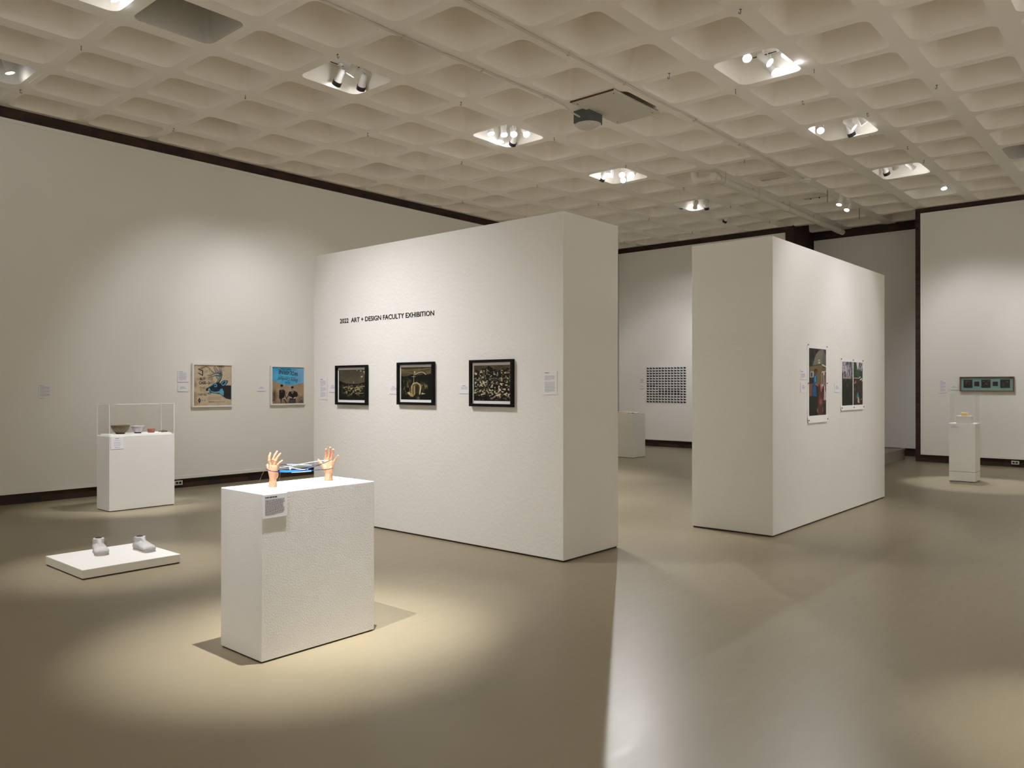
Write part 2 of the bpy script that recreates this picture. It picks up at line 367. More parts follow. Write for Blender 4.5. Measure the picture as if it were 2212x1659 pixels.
for (i, j), where in plates.items():
    cx, cy = GX + (i + .5) * PX, GY + (j + .5) * PY
    lab = ('white track plate in the ' + where) if where else 'white track plate out of view at x %.1f y %.1f metres' % (cx, cy)
    if proto_plate is None:
        t = thing('track_plate', lab, 'lighting track', (cx, cy, PZ), 'track plates in the ceiling coffers')
        obj('plate', plate_mesh(), M['plate'], t)
        for s in ((-.24, -.235, .02, -.22), (.06, -.235, .22, -.22), (-.265, -.18, -.25, .14), (-.2, .215, .12, .23), (.25, -.12, .265, .16)):
            obj('slot', slot_mesh(*s), M['slot'], t)
        box('hanger', -.02, .02, -.02, .02, .012, .185, M['plate'], t)
        proto_plate = t
    else:
        dup(proto_plate, Matrix.Translation((cx, cy, PZ)), lab)

def me_of(bm, mat, smooth=35):
    o = obj('tmp', bm, mat, smooth=smooth); me = o.data; bpy.data.objects.remove(o); return me
bm = bmesh.new(); lathe(bm, [(.0, .185), (.020, .182), (.032, .168), (.038, .15), (.040, .06), (.046, .03), (.050, .012), (.051, 0), (.047, 0), (.045, .012), (0, .014)], 28); ME_BODY = me_of(bm, M['white'])
bm = bmesh.new(); lathe(bm, [(.052, .022), (.054, .02), (.054, -.03), (.050, -.03), (.049, .01), (.0505, .02), (.052, .022)], 28); ME_SNOOT = me_of(bm, M['black'])
bm = bmesh.new(); lathe(bm, [(0, .0085), (.030, .008), (.044, .006), (.0445, .010), (0, .012)], 28); ME_LENS = me_of(bm, M['lens'])
bm = bmesh.new(); add_box(bm, -.010, .010, -.056, -.050, .085, .125); add_box(bm, -.010, .010, .050, .056, .085, .125); add_box(bm, -.010, .010, -.056, .056, .205, .212)
add_box(bm, -.008, .008, -.056, -.051, .12, .21); add_box(bm, -.008, .008, .051, .056, .12, .21); ME_YOKE = me_of(bm, M['white'])
LE = 1.0
def spotlight(pos, target, label, power=120, angle=38, snoot=False, blend=.75, top=None, group='white track spotlights in the ceiling coffers', size=.022):
    pos = Vector(pos); d = (Vector(target) - pos).normalized(); q = d.to_track_quat('-Z', 'Y'); R = q.to_matrix().to_4x4()
    piv = pos - d * .105
    top = PZ - .006 if top is None else top
    t = thing('spotlight', label, 'spotlight', (piv.x, piv.y, top), group)
    loc = Matrix.Translation(pos - Vector((piv.x, piv.y, top))) @ R
    def part(n, me):
        o = bpy.data.objects.new(n, me); COL.objects.link(o); o.parent = t; o.matrix_local = loc; return o
    part('lamp_body', ME_BODY); part('lens', ME_LENS)
    if snoot: part('snoot', ME_SNOOT)
    bm = bmesh.new(); h = piv.z - top
    tube(bm, [(0, 0, 0), (0, 0, h + .05)], .011, 10); add_box(bm, -.022, .022, -.022, .022, -.03, .0, .003)
    add_box(bm, -.008, .008, -.052, .052, h + .045, h + .055)
    for s in (-1, 1): add_box(bm, -.008, .008, s * .052 - .003, s * .052 + .003, h - .012, h + .055)
    obj('stem', bm, M['white'], t, smooth=35)
    ld = bpy.data.lights.new('spot_beam', 'SPOT'); ld.energy = power * LE; ld.color = LAMP; ld.spot_size = math.radians(angle); ld.spot_blend = blend; ld.shadow_soft_size = size
    if top == PZ - .006 and pos.x > 1.5 and pos.y > 2 and not snoot:   # light spilling from the open lamp mouth into its coffer
        pl = bpy.data.lights.new('lamp_spill', 'POINT'); pl.energy = 0.9; pl.color = LAMP; pl.shadow_soft_size = .04
        po = bpy.data.objects.new('lamp_spill', pl); COL.objects.link(po); po.parent = t; po.matrix_local = Matrix.Translation(pos + d * .035 - Vector((piv.x, piv.y, top)))
    lo = bpy.data.objects.new('spot_beam', ld); COL.objects.link(lo); lo.parent = t
    lo.matrix_local = Matrix.Translation(pos + d * (.05 + .02 * snoot) - Vector((piv.x, piv.y, top))) @ R
    return t
Z1 = ZC + .02
def S(px, py, tgt, label, **k): return spotlight((px, py, Z1), tgt, label, **k)
W = 'white spotlight '
# coffer by the left wall
S(5.70, 7.72, (6.15, 11.5, 1.65), W + 'with black rim, left-hand head in the coffer nearest the left wall', snoot=True, power=190, angle=60)
S(5.66, 7.42, (4.45, 10.0, .55), W + 'with plain rim, middle head in the coffer nearest the left wall', power=800, angle=21)
S(5.98, 7.62, (7.55, 11.5, 1.6), W + 'with black rim, right-hand head in the coffer nearest the left wall', snoot=True, power=190, angle=60)
# far left
S(3.05, 10.33, (4.45, 10.05, .55), W + 'glowing at the left edge of the photo', power=480, angle=22)
# above the plinth, cut by the top edge
S(3.12, 7.62, (5.445, 6.7, .15), W + 'just showing at the top edge of the photo, far left', power=262, angle=62, blend=1)
S(2.62, 7.25, (5.445, 5.9, .05), W + 'out of view above the first black-framed photograph', power=262, angle=62, blend=1)
S(2.95, 7.12, (5.445, 4.9, .1), W + 'out of view above the last black-framed photograph', power=285, angle=62, blend=1)
S(2.55, 7.72, (2.90, 6.95, 0), W + 'out of view above the plaster shoes', power=700, angle=26, blend=.9)
# hands pedestal lamps
spotlight((1.22, 3.59, Z1 + .03), (3.12, 4.15, .55), W + 'out of view, left of the hands pedestal', power=1050, angle=25, blend=1)
spotlight((2.79, 3.58, Z1 + .03), (2.78, 4.05, .6), W + 'out of view, right above the hands pedestal', power=1650, angle=31, blend=1)
# coffer left of the grey box
L4 = 'in the coffer left of the grey box'
S(8.30, 7.62, (8.0, 6.3, 0), W + 'glowing at the left end ' + L4, power=480, angle=60)
S(8.47, 7.52, (7.3, 5.6, 0), W + 'second from left ' + L4, power=420, angle=55)
S(8.66, 7.76, (7.4, 8.4, 0), W + 'small low glow ' + L4, power=420, angle=60)
S(8.54, 7.40, (6.30, 4.6, .6), W + 'large glow in the middle ' + L4, power=150, angle=40)
S(8.84, 7.68, (11.2, 11.5, 1.6), W + 'black-tipped, facing away ' + L4, snoot=True, power=300, angle=52)
S(8.66, 7.26, (6.9, 3.2, 0), W + 'glowing at the right end ' + L4, power=90, angle=42)
# coffer above the gap
L5 = 'in the coffer above the gap'
S(11.22, 7.58, (9.6, 7.8, 0), W + 'glowing upper left ' + L5, power=480, angle=60)
S(11.36, 7.64, (10.8, 9.0, 0), W + 'glowing second from left ' + L5, power=480, angle=60)
S(11.40, 7.84, (12.6, 11.4, 1.5), W + 'with black rim at the left corner ' + L5, snoot=True, power=200, angle=50)
S(11.40, 7.43, (3.2, 2.25, 0), W + 'largest glow in the middle ' + L5, power=290, angle=34)
S(11.70, 7.60, (4.4, 2.75, 0), W + 'glowing lowest ' + L5, power=120, angle=34)
S(11.50, 7.30, (6.3, 6.6, 1.6), W + 'glowing at the right ' + L5, power=150, angle=26)
L6 = 'in the far coffer beyond the gap'
S(14.28, 7.90, (14.55, 9.25, .9), W + 'with black rim at the left ' + L6, snoot=True, power=150, angle=55)
S(14.50, 7.70, (17.4, 10.2, 1.6), W + 'in the middle ' + L6, power=170, angle=48)
S(14.62, 7.50, (17.4, 8.6, 1.6), W + 'with black rim at the right ' + L6, snoot=True, power=150, angle=50)
S(16.05, 7.80, (17.4, 11.0, 1.8), W + 'tilted in the farthest middle-row coffer', snoot=True, power=70, angle=60)
# right-hand row
R1 = 'in the large coffer at upper right'
S(8.24, 3.74, (4.6, 1.3, 0), W + 'glowing at the left ' + R1, power=150, angle=60)
S(8.52, 3.60, (8.6, -1.0, 1.0), W + 'in the middle ' + R1, power=120, angle=60)
S(8.80, 3.66, (9.3, -.6, 0), W + 'hanging lowest ' + R1, power=110, angle=60)
S(8.66, 3.36, (10.8, -1.4, 1.5), W + 'with its barrel showing ' + R1, power=120, angle=60)
R2 = 'in the second coffer of the right row'
S(11.26, 4.02, (6.4, 1.8, 0), W + 'largest glow ' + R2, power=150, angle=50)
S(11.70, 3.74, (14.6, 2.85, .9), W + 'with black rim ' + R2, snoot=True, power=90, angle=36)
S(11.44, 3.62, (12.6, -1.0, .6), W + 'glowing in the middle ' + R2, power=130, angle=60)
S(11.36, 3.46, (13.6, 1.0, .2), W + 'small, glowing at the right ' + R2, power=130, angle=60)
R3 = 'in the third coffer of the right row'
S(14.24, 3.98, (17.4, 3.3, 1.7), W + 'with black rim at the left ' + R3, snoot=True, power=122, angle=60)
S(14.04, 3.78, (17.4, 2.7, 1.7), W + 'glowing in the middle ' + R3, power=108, angle=56)
S(14.26, 3.56, (17.4, .6, 1.7), W + 'glowing at the right ' + R3, power=122, angle=60)
S(16.05, 3.50, (14.35, 2.75, .8), W + 'alone in the last coffer of the right row', power=700, angle=24, blend=.5)
# lamps for the right partition and the near floor, outside the view
S(8.55, .95, (9.0, 3.24, 1.75), W + 'out of view, facing the tall pinned print', power=230, angle=56)
S(10.95, .95, (10.1, 3.24, 1.6), W + 'out of view, facing the double pinned print', power=170, angle=46)
S(4.72, .10, (4.25, .15, 0), W + 'out of view, lighting the floor at the lower right corner', power=700, angle=24, blend=.9)
# two lamps hung on rods over the alcove
for x, y, s in ((15.0, 5.02, 'left'), (15.55, 5.06, 'right')):
    spotlight((x, y, ZC - .23), (13.0, 5.6, .0), s + ' one of the two bright spotlights hung on rods before the alcove', power=40, angle=50, top=ZC, group='spotlights hung on rods')
# unseen fill spotlights, added to raise the bounce light in the room
NUMS = ('first', 'second', 'third', 'last')
k = 0
for x, y, tg, p in ((-1.4, -2.0, (-4.3, -2.2, 1.0), 500), (-1.4, 1.6, (-4.3, 1.4, 1.0), 500), (-1.4, 5.2, (-4.3, 5.2, 1.0), 500), (-1.4, 8.8, (-4.3, 8.8, 1.0), 500),
                    (1.9, -2.4, (1.9, -5.0, 1.0), 700), (5.8, -2.4, (5.8, -5.0, 1.0), 700), (9.8, -2.4, (9.8, -5.0, 1.0), 700), (14.0, -2.4, (14.0, -5.0, 1.0), 700)):
    k += 1
    spotlight((x, y, ZC - .02), tg, 'added fill spotlight behind the camera, %s along the %s' % (NUMS[(k - 1) % 4], 'near wall' if k < 5 else 'side wall'), power=p, angle=110, blend=1.0, top=ZC + .3, group='added fill spotlights behind the camera', size=.08)

# ---------------------------------------------------------------- painter for the flat artworks (colour per vertex on a fine grid)
def lin(c):
    c = np.asarray(c, float) / 255.0
    return np.where(c <= 0.04045, c / 12.92, ((c + 0.055) / 1.055) ** 2.4)
class Canvas:
    """u,v in 0..1, v up"""
    def __init__(s, w, h, bg):
        s.w, s.h = w, h; s.U, s.V = np.meshgrid((np.arange(w)) / (w - 1), (np.arange(h)) / (h - 1)); s.px = 1.0 / h; s.asp = w / h
        s.C = np.zeros((h, w, 3)); s.C[:] = lin(bg)
    def mask(s, m, col, a=1.0):
        m = (np.clip(m, 0, 1) * a)[..., None]; s.C = s.C * (1 - m) + lin(col) * m
    def poly(s, pts, col, a=1.0):
        inside = np.zeros(s.U.shape, bool); n = len(pts)
        for k in range(n):
            x1, y1 = pts[k]; x2, y2 = pts[(k + 1) % n]
            if y1 == y2: continue
            c = ((y1 > s.V) != (y2 > s.V)) & (s.U < (x2 - x1) * (s.V - y1) / (y2 - y1) + x1); inside ^= c
        s.mask(inside.astype(float), col, a)
    def line(s, pts, w, col, a=1.0, w2=None):
        w2 = w if w2 is None else w2; n = len(pts) - 1
        best = np.full(s.U.shape, -9.0)
        for k in range(n):
            x1, y1 = pts[k]; x2, y2 = pts[k + 1]; ax, ay = (x2 - x1) * s.asp, y2 - y1; L = ax * ax + ay * ay + 1e-9
            t = np.clip((((s.U - x1) * s.asp) * ax + (s.V - y1) * ay) / L, 0, 1)
            d = np.hypot((s.U - x1) * s.asp - t * ax, s.V - y1 - t * ay); ww = w + (w2 - w) * (k + t) / n
            best = np.maximum(best, (ww / 2 - d) / s.px + .5)
        s.mask(best, col, a)
    def ell(s, cx, cy, rx, ry, col, a=1.0, soft=None, rot=0):
        dx, dy = (s.U - cx) * s.asp, s.V - cy; c, q = math.cos(rot), math.sin(rot)
        x, y = dx * c + dy * q, -dx * q + dy * c
        d = np.hypot(x / (rx * s.asp), y / ry); s.mask((1 - d) * (ry / s.px) + .5 if soft is None else (1 - d) / soft, col, a)
    def noise(s, sc, seed=0, octv=4, sx=1.0, sy=1.0):
        r = np.random.RandomState(seed); out = 0; amp = 1; tot = 0
        for o in range(octv):
            nx, ny = max(2, int(sc * sx * 2 ** o)) + 2, max(2, int(sc * sy * 2 ** o)) + 2
            g = r.rand(ny, nx); x, y = s.U * (nx - 1.001), s.V * (ny - 1.001); xi, yi = x.astype(int), y.astype(int); fx, fy = x - xi, y - yi
            fx, fy = fx * fx * (3 - 2 * fx), fy * fy * (3 - 2 * fy)
            v = g[yi, xi] * (1 - fx) * (1 - fy) + g[yi, xi + 1] * fx * (1 - fy) + g[yi + 1, xi] * (1 - fx) * fy + g[yi + 1, xi + 1] * fx * fy
            out = out + v * amp; tot += amp; amp *= .55
        return out / tot
    def build(s, name, x0, x1, y0, y1, z, mat, parent, th=.001, recess=0):
        w, h = s.w, s.h; xs = x0 + s.U * (x1 - x0); ys = y0 + s.V * (y1 - y0)
        co = np.stack([xs, ys, np.full_like(xs, z)], -1).reshape(-1, 3); idx = np.arange(w * h).reshape(h, w)
        q = np.stack([idx[:-1, :-1], idx[:-1, 1:], idx[1:, 1:], idx[1:, :-1]], -1).reshape(-1, 4)
        base = len(co); per = [idx[0, 0], idx[0, -1], idx[-1, -1], idx[-1, 0]]
        back = co[per].copy(); back[:, 2] -= th
        verts = np.concatenate([co, back]); faces = q.tolist() + [[base + 3, base + 2, base + 1, base]]
        me = bpy.data.meshes.new(name); me.from_pydata(verts.tolist(), [], faces)
        ca = me.color_attributes.new('paint', 'FLOAT_COLOR', 'POINT')
        col = np.ones((len(verts), 4)); col[:base, :3] = s.C.reshape(-1, 3); ca.data.foreach_set('color', col.ravel().astype(np.float32))
        me.materials.append(mat); o = bpy.data.objects.new(name, me); COL.objects.link(o)
        if parent is not None: o.parent = parent
        return o
def frame_bm(w, h, t, d, z0=0):
    bm = bmesh.new()
    for (a, b, c, e) in ((0, w, 0, t), (0, w, h - t, h), (0, t, t, h - t), (w - t, w, t, h - t)): add_box(bm, a, b, c, e, z0, d, .0015)
    return bm
def textbars(name, parent, rects, mat, z=.0045, seed=1, bold=False):
    """rows of tiny printed words. rects: (x0, x1, ytop, ybottom, rows, ragged)"""
    r = random.Random(seed); bm = bmesh.new()
    for x0, x1, yt, yb, rows, rag in rects:
        p = (yt - yb) / rows
        for k in range(rows):
            y = yt - (k + .5) * p; x = x0; end = x1 - (r.random() * .12 * (x1 - x0) if rag == 1 else 0) - (.45 * (x1 - x0) if (rag == 1 and k == rows - 1) else 0)
            if rag == 2: s = r.random() * .3 * (x1 - x0); x, end = x0 + s / 2, x1 - s / 2
            while x < end - .002:
                l = min(end - x, r.uniform(.004, .014)); hh = p * (.30 if not bold else .36)
                add_box(bm, x, x + l, y - hh, y + hh * .7, z - .0004, z); x += l + .0025
    return obj(name, bm, mat, parent)
def card(face, a0, a1, z0, z1, plane, label, rects, hdr=None, seed=1, th=.004, soft=True, group='white printed wall labels'):
    w, h = abs(a1 - a0), z1 - z0
    t = thing('wall_label', label, 'wall label', mw=wallm(face, a0, z0, plane), group=group)
    box('card', 0, w, 0, h, .0003, th, M['paper'], t)
    S_ = lambda q: (q[0] * w, q[1] * w, q[2] * h, q[3] * h, q[4], q[5])
    if rects: textbars('text_block', t, [S_(q) for q in rects], M['ink_soft'] if soft else M['ink'], z=th + .0004, seed=seed)
    if hdr: textbars('heading', t, [S_(q) for q in hdr], M['ink'] if soft else M['inkblack'], z=th + .0004, seed=seed + 50, bold=True)
    return t
BLK = [(.08, .88, .86, .60, 6, 1), (.08, .90, .57, .36, 5, 1), (.08, .88, .33, .10, 6, 1)]; HB = [(.08, .42, .94, .89, 1, 0)]
SM = [(.15, .85, .62, .36, 3, 2)]; HS = [(.32, .62, .74, .66, 1, 0)]
XW = 5.445
card('Y', 3.732, 3.889, 1.373, 1.551, YP, 'square text label alone in shadow on the far left of the long wall', BLK, HB, 1)
card('Y', 5.605, 5.763, 1.590, 1.762, YP, 'larger text label, upper of the two left of the deer painting', [(.1, .88, .82, .14, 15, 1)], [(.1, .5, .92, .86, 1, 0)], 2)
card('Y', 5.605, 5.761, 1.448, 1.548, YP, 'small title label, lower of the two left of the deer painting', SM, HS, 3)
card('Y', 6.925, 7.071, 1.447, 1.546, YP, 'small title label between the deer painting and the blue-topped painting', SM, HS, 4)
card('X', 7.693, 7.557, 1.375, 1.628, XW, 'tall text label at the left end of the partition with the title', BLK, HB, 5)
card('X', 7.513, 7.375, 1.459, 1.568, XW, 'small title label touching the left side of the first black-framed photograph', SM, HS, 6)
card('X', 6.457, 6.315, 1.446, 1.553, XW, 'small title label left of the middle black-framed photograph', SM, HS, 7)
card('X', 5.421, 5.275, 1.457, 1.565, XW, 'small title label left of the last black-framed photograph', SM, HS, 8)
card('X', 4.364, 4.216, 1.455, 1.665, XW, 'tall text label near the right corner of the partition with the title', [(.08, .88, .80, .60, 6, 1), (.08, .88, .54, .10, 13, 1)], HB, 9)
Y2 = 3.244
card('Y', 8.472, 8.626, 1.601, 1.707, Y2, 'upper small label left of the tall pinned print', [(.12, .88, .62, .15, 6, 1)], [(.1, .5, .85, .76, 1, 0)], 10)
card('Y', 8.471, 8.626, 1.459, 1.568, Y2, 'lower small label left of the tall pinned print', SM, HS, 11)
card('Y', 9.526, 9.691, 1.456, 1.561, Y2, 'small label between the tall pinned print and the double print', SM, HS, 12)
card('X', 10.789, 10.665, 1.62, 1.735, XP, 'upper small label left of the grid of tiny photos', [(.1, .88, .82, .14, 8, 1)], None, 13)
card('X', 10.789, 10.665, 1.467, 1.565, XP, 'lower small label left of the grid of tiny photos', SM, HS, 14)
card('X', 3.875, 3.744, 1.389, 1.648, XP, 'tall text label on the right-hand wall, left of the teal relief', BLK, HB, 15)
card('X', 3.694, 3.542, 1.452, 1.552, XP, 'small title label on the right-hand wall beside the teal relief', SM, HS, 16)

# title lettering
t = thing('exhibition_title', 'black lettering reading 2022 ART + DESIGN FACULTY EXHIBITION on the large partition', 'lettering', mw=wallm('X', 7.317, 2.238, XW))
full = text_mesh('lettering', '2022  ART + DESIGN FACULTY EXHIBITION', .0715, M['inkblack'], None, bold=.0010, width=1.544, ext=.001)
def split_words(o, parent, gap, loc):
    me = o.data; bm = bmesh.new(); bm.from_mesh(me); isl = []; seen = set()
    for v in bm.verts:
        if v in seen: continue
        st = [v]; seen.add(v); c = []
        while st:
            q = st.pop(); c.append(q)
            for e in q.link_edges:
                w = e.other_vert(q)
                if w not in seen: seen.add(w); st.append(w)
        isl.append((min(q.co.x for q in c), max(q.co.x for q in c), c))
    isl.sort(key=lambda i: i[0]); words = []; end = -9
    for x0, x1, c in isl:
        if x0 - end > gap: words.append([])
        words[-1] += c; end = max(end, x1)
    bm.verts.index_update()
    for w in words:
        ids = {v.index for v in w}; m2 = bm.copy(); m2.verts.ensure_lookup_table()
        bmesh.ops.delete(m2, geom=[v for v in m2.verts if v.index not in ids], context='VERTS')
        p = obj('word', m2, M['inkblack'], parent); p.location = loc
    bm.free(); bpy.data.objects.remove(o); return len(words)
split_words(full, t, .0125, (0, 0, .0014))

# deer painting
t = thing('framed_painting', 'white-framed painting of a dark blue deer head over old advertising print, beside the bowls case', 'painting', mw=wallm('Y', 5.812, 1.205, YP), group='white-framed paintings on the long wall')
w, h, d = .662, .668, .045
obj('frame', frame_bm(w, h, .024, d, .0005), M['frame_white'], t)
c = Canvas(190, 190, (196, 181, 156)); n1, n2 = c.noise(3, 3), c.noise(8, 5)
c.mask((n1 - .47) * 4 * (1.15 - c.U), (158, 124, 84), .75); c.mask((n2 - .55) * 4 * (1 - c.U * .6), (135, 98, 62), .6)
c.ell(.73, .97, .13, .05, (120, 80, 45), .8, soft=.7); c.ell(.05, .52, .06, .12, (120, 86, 55), .6, soft=.8)
def P(x, y): return ((x - 258) / 1108.0, 1 - (y - 262) / 1168.0)
def PL(*q): return [P(x, y) for x, y in q]
BK = (16, 20, 30); BL = (104, 168, 200); DB = (18, 44, 66)
for q in (((400, 380), (600, 300), (715, 345)), ((620, 300), (715, 345), (712, 460))): c.line(PL(*q), .008, BK)
c.line(PL((400, 380), (525, 432), (520, 560), (400, 495)), .022, BK); c.poly(PL((505, 440), (540, 430), (530, 570), (505, 560)), BK)
for k in range(7): c.line(PL((440 + 22 * k, 375 - 8 * k + (k % 2) * 12), (520 + 22 * k, 350 - 9 * k)), .004, (60, 52, 45), .8)
for k in range(5): c.line(PL((560, 440 + 16 * k), (680, 395 + 14 * k)), .004, (70, 60, 50), .8)
for k in range(4): c.line(PL((410, 410 + 22 * k), (490, 455 + 20 * k)), .004, (70, 60, 50), .7)
neck = PL((1045, 800), (1200, 845), (1380, 850), (1380, 1268), (1225, 1240), (1130, 1175), (1040, 1110), (900, 1085), (770, 1070), (700, 1000), (622, 985), (640, 930), (760, 860), (860, 790), (930, 760), (1000, 740))
c.poly(neck, (46, 47, 52)); nn = c.noise(9, 8); c.mask((nn - .5) * 5 * (c.U > .70) * (c.V < .50) * (c.V > .14 + .5 * np.clip(.98 - c.U, 0, 1)), (30, 32, 38), .7)
c.poly(PL((1000, 740), (1045, 800), (1060, 960), (900, 1000), (770, 1010), (700, 985), (622, 985), (640, 930), (760, 860), (860, 790), (930, 760)), (26, 42, 60))
c.poly(PL((1045, 950), (1105, 945), (1150, 1040), (1140, 1150), (1070, 1120), (1010, 1070), (850, 1065), (770, 1045), (745, 1000), (680, 985), (665, 950), (730, 925), (750, 990), (800, 1025), (930, 1035), (1020, 1010)), BL)
c.ell(*P(648, 975), .028, .03, BK); c.line(PL((670, 1085), (720, 1050), (760, 1040), (750, 1085), (700, 1105), (668, 1085)), .014, BK); c.ell(*P(715, 1078), .03, .014, BL, rot=.5)
c.ell(*P(900, 850), .042, .05, BL); c.ell(*P(893, 845), .03, .018, DB, rot=.5)
c.line(PL((760, 880), (860, 850)), .014, DB); c.line(PL((790, 1000), (900, 960), (1000, 960)), .01, (70, 66, 60))
c.poly(PL((1040, 800), (1080, 735), (1160, 690), (1260, 700), (1270, 750), (1215, 825), (1140, 875), (1085, 860)), BK)
c.poly(PL((1065, 800), (1110, 735), (1180, 705), (1235, 715), (1240, 750), (1190, 820), (1140, 862), (1095, 850)), BL)
c.poly(PL((1090, 800), (1130, 745), (1190, 722), (1205, 745), (1160, 810), (1110, 835)), (20, 62, 78))
c.line(PL((800, 935), (900, 905), (1000, 900)), .03, (52, 50, 50), .8); c.line(PL((780, 985), (900, 950), (1010, 970)), .02, (36, 56, 74), .9); c.line(PL((700, 905), (800, 850), (870, 800)), .016, (60, 110, 140), .9)
A = [((985, 740), (1050, 640), (1085, 540), (1075, 430), (1055, 340)), ((1075, 520), (960, 480), (860, 500), (760, 560), (655, 555)), ((1060, 560), (980, 560), (880, 560), (800, 600), (695, 610)),
     ((860, 500), (780, 430), (725, 360)), ((1010, 480), (940, 390), (870, 285)), ((930, 480), (880, 400), (850, 320)), ((1045, 470), (1020, 400), (1015, 350)), ((1000, 700), (930, 610), (900, 560)), ((1040, 640), (960, 560), (930, 520))]
for q in A: c.line(PL(*q), .066 if q[0] == (985, 740) else .040, BK, w2=.012)
for q in A: c.line(PL(*q), .034 if q[0] == (985, 740) else .018, (150, 165, 172), w2=.002)
for q in A[:3]: c.line([(x + .008, y - .004) for x, y in PL(*q)], .016, (22, 60, 92), w2=.002)
c.poly(PL((385, 1278), (430, 1200), (470, 1278), (430, 1370)), BK); c.ell(*P(430, 1278), .014, .014, (150, 145, 145))
c.poly(PL((570, 1292), (588, 1255), (606, 1292)), BK); c.ell(*P(510, 1278), .014, .008, BK)
for k in range(4): c.line(PL((450 + 30 * k, 890), (470 + 25 * k, 1010 - 12 * k)), .007, (80, 66, 54), .7)
c.line(PL((440, 900), (580, 930)), .008, (60, 52, 44), .7)
for k in range(6): c.line(PL((668, 1185 + 16 * k), (1070 - 20 * (k % 2), 1185 + 16 * k)), .0045, (120, 105, 88), .8)
c.line(PL((700, 1330), (860, 1330)), .012, (40, 36, 34)); c.line(PL((885, 1330), (1190, 1330)), .007, (70, 62, 56))
c.line(PL((860, 1362), (1040, 1362)), .004, (80, 70, 62), .8)
art = c.build('painting_surface', .024, w - .024, .024, h - .024, .026, M['pigment'], t)
iw, ih = w - .048, h - .048
def at(x, y): return (.024 + P(x, y)[0] * iw, .024 + P(x, y)[1] * ih, .0268)
DK = simple('faded_print', (0.02, 0.018, 0.02), 0.8); DG = simple('faded_print_grey', (0.22, 0.215, 0.20), 0.8)
def art_text(s, x, y, wpx, hpx, mat, parent=t, rot=0, bold=.0022, shear=0, f=at, sc=1168.0, nm='printed_words', ih_=None, wsc=1108.0, iw_=None):
    size = hpx / sc * (ih_ or ih) / .70
    return text_mesh(nm, s, size, mat, parent, f(x, y), bold=bold, width=wpx / wsc * (iw_ or iw), rotz=rot, ext=.0001, shear=shear)
art_text('BUY', 445, 700, 160, 72, DK); art_text('THE', 665, 702, 160, 72, DG)
art_text('CASE-', 412, 812, 235, 78, DK); art_text('CA', 668, 812, 82, 74, DK); art_text('RT', 758, 806, 90, 66, DG)
art_text("THEY'RE", 372, 1142, 265, 60, DK, bold=.0008)

# blue and brown painting with upside-down lettering
t2 = thing('framed_painting', 'white-framed painting of two men under blue sky with upside-down lettering', 'painting', mw=wallm('Y', 7.150, 1.213, YP), group='white-framed paintings on the long wall')
w, h = .655, .652
obj('frame', frame_bm(w, h, .024, d, .0005), M['frame_white'], t2)
c = Canvas(180, 180, (168, 145, 118)); n1, n2 = c.noise(4, 11), c.noise(10, 12)
def P2(x, y): return ((x - 240) / 1040.0, 1 - (y - 250) / 1180.0)
def QL(*q): return [P2(x, y) for x, y in q]
c.mask((n1 - .45) * 3, (192, 172, 146), .7); c.mask((n2 - .5) * 4 * (1.1 - c.V * 1.6), (92, 76, 62), .8)
c.ell(.08, .22, .14, .28, (52, 42, 38), .75, soft=.9); c.ell(.09, .30, .03, .12, (60, 46, 38), .7, soft=.8)
c.ell(.92, .04, .22, .16, (60, 55, 52), .8, soft=.8); c.ell(.30, .02, .3, .1, (60, 50, 44), .5, soft=.9)
for k in range(6): c.line(QL((1080 + 25 * k, 1330 - 20 * k), (1200 + 12 * k, 1200 + 10 * k)), .008, (70, 62, 56), .6)
edge = np.interp(c.U, [0, .12, .25, .40, .50, .62, .75, .88, 1.0], [.615, .60, .55, .52, .500, .495, .51, .54, .575])
sky = np.clip((c.V - edge) / .012, 0, 1); nb = c.noise(3, 21)
base = c.C.copy(); c.C[:] = lin((64, 156, 208)); c.mask((nb - .4) * 3, (100, 182, 226), .8); c.mask((c.U - .55) * 1.8, (142, 182, 214), .8); c.mask((c.noise(7, 22) - .55) * 4, (46, 132, 190), .5)
skyC = c.C.copy(); c.C = base * (1 - sky[..., None]) + skyC * sky[..., None]
def man(cx, top, sw, hh, body, arms):
    c.poly(QL(*body), (40, 37, 38)); 
    for a in arms: c.line(QL(*a), .035, (44, 41, 42), w2=.022)
    c.ell(*P2(cx, top + 70), .040, .062, (150, 136, 120)); c.ell(*P2(cx, top + 30), .044, .030, (28, 26, 28)); c.line(QL((cx - 35, top + 68), (cx + 35, top + 68)), .006, (60, 52, 46))
    c.ell(*P2(cx, top + 150), .03, .022, (150, 136, 120))
man(558, 815, 0, 0, ((500, 985), (600, 965), (648, 1000), (650, 1180), (630, 1270), (540, 1290), (478, 1260), (475, 1010)), [((648, 1020), (660, 1140), (700, 1250)), ((540, 1290), (535, 1430)), ((620, 1280), (680, 1360), (700, 1430))])
c.poly(QL((470, 1270), (520, 1290), (530, 1420), (490, 1420)), (150, 130, 108)); c.line(QL((530, 1000), (560, 1050), (590, 1000)), .010, (110, 100, 92)); c.line(QL((530, 1060), (590, 1070)), .01, (90, 82, 76))
c.ell(*P2(615, 1265), .04, .014, (185, 172, 155), rot=.3); c.line(QL((560, 1300), (600, 1360), (560, 1400)), .01, (120, 108, 96))
man(905, 870, 0, 0, ((850, 1030), (960, 1010), (1050, 1060), (1085, 1160), (1040, 1200), (1000, 1290), (840, 1300), (790, 1200), (800, 1070)), [((810, 1060), (760, 1190), (705, 1290)), ((1050, 1070), (1085, 1160), (1010, 1250))])
c.poly(QL((800, 1300), (1010, 1290), (1040, 1430), (770, 1430)), (74, 72, 74)); c.line(QL((870, 1040), (905, 1110), (950, 1035)), .010, (190, 178, 140))
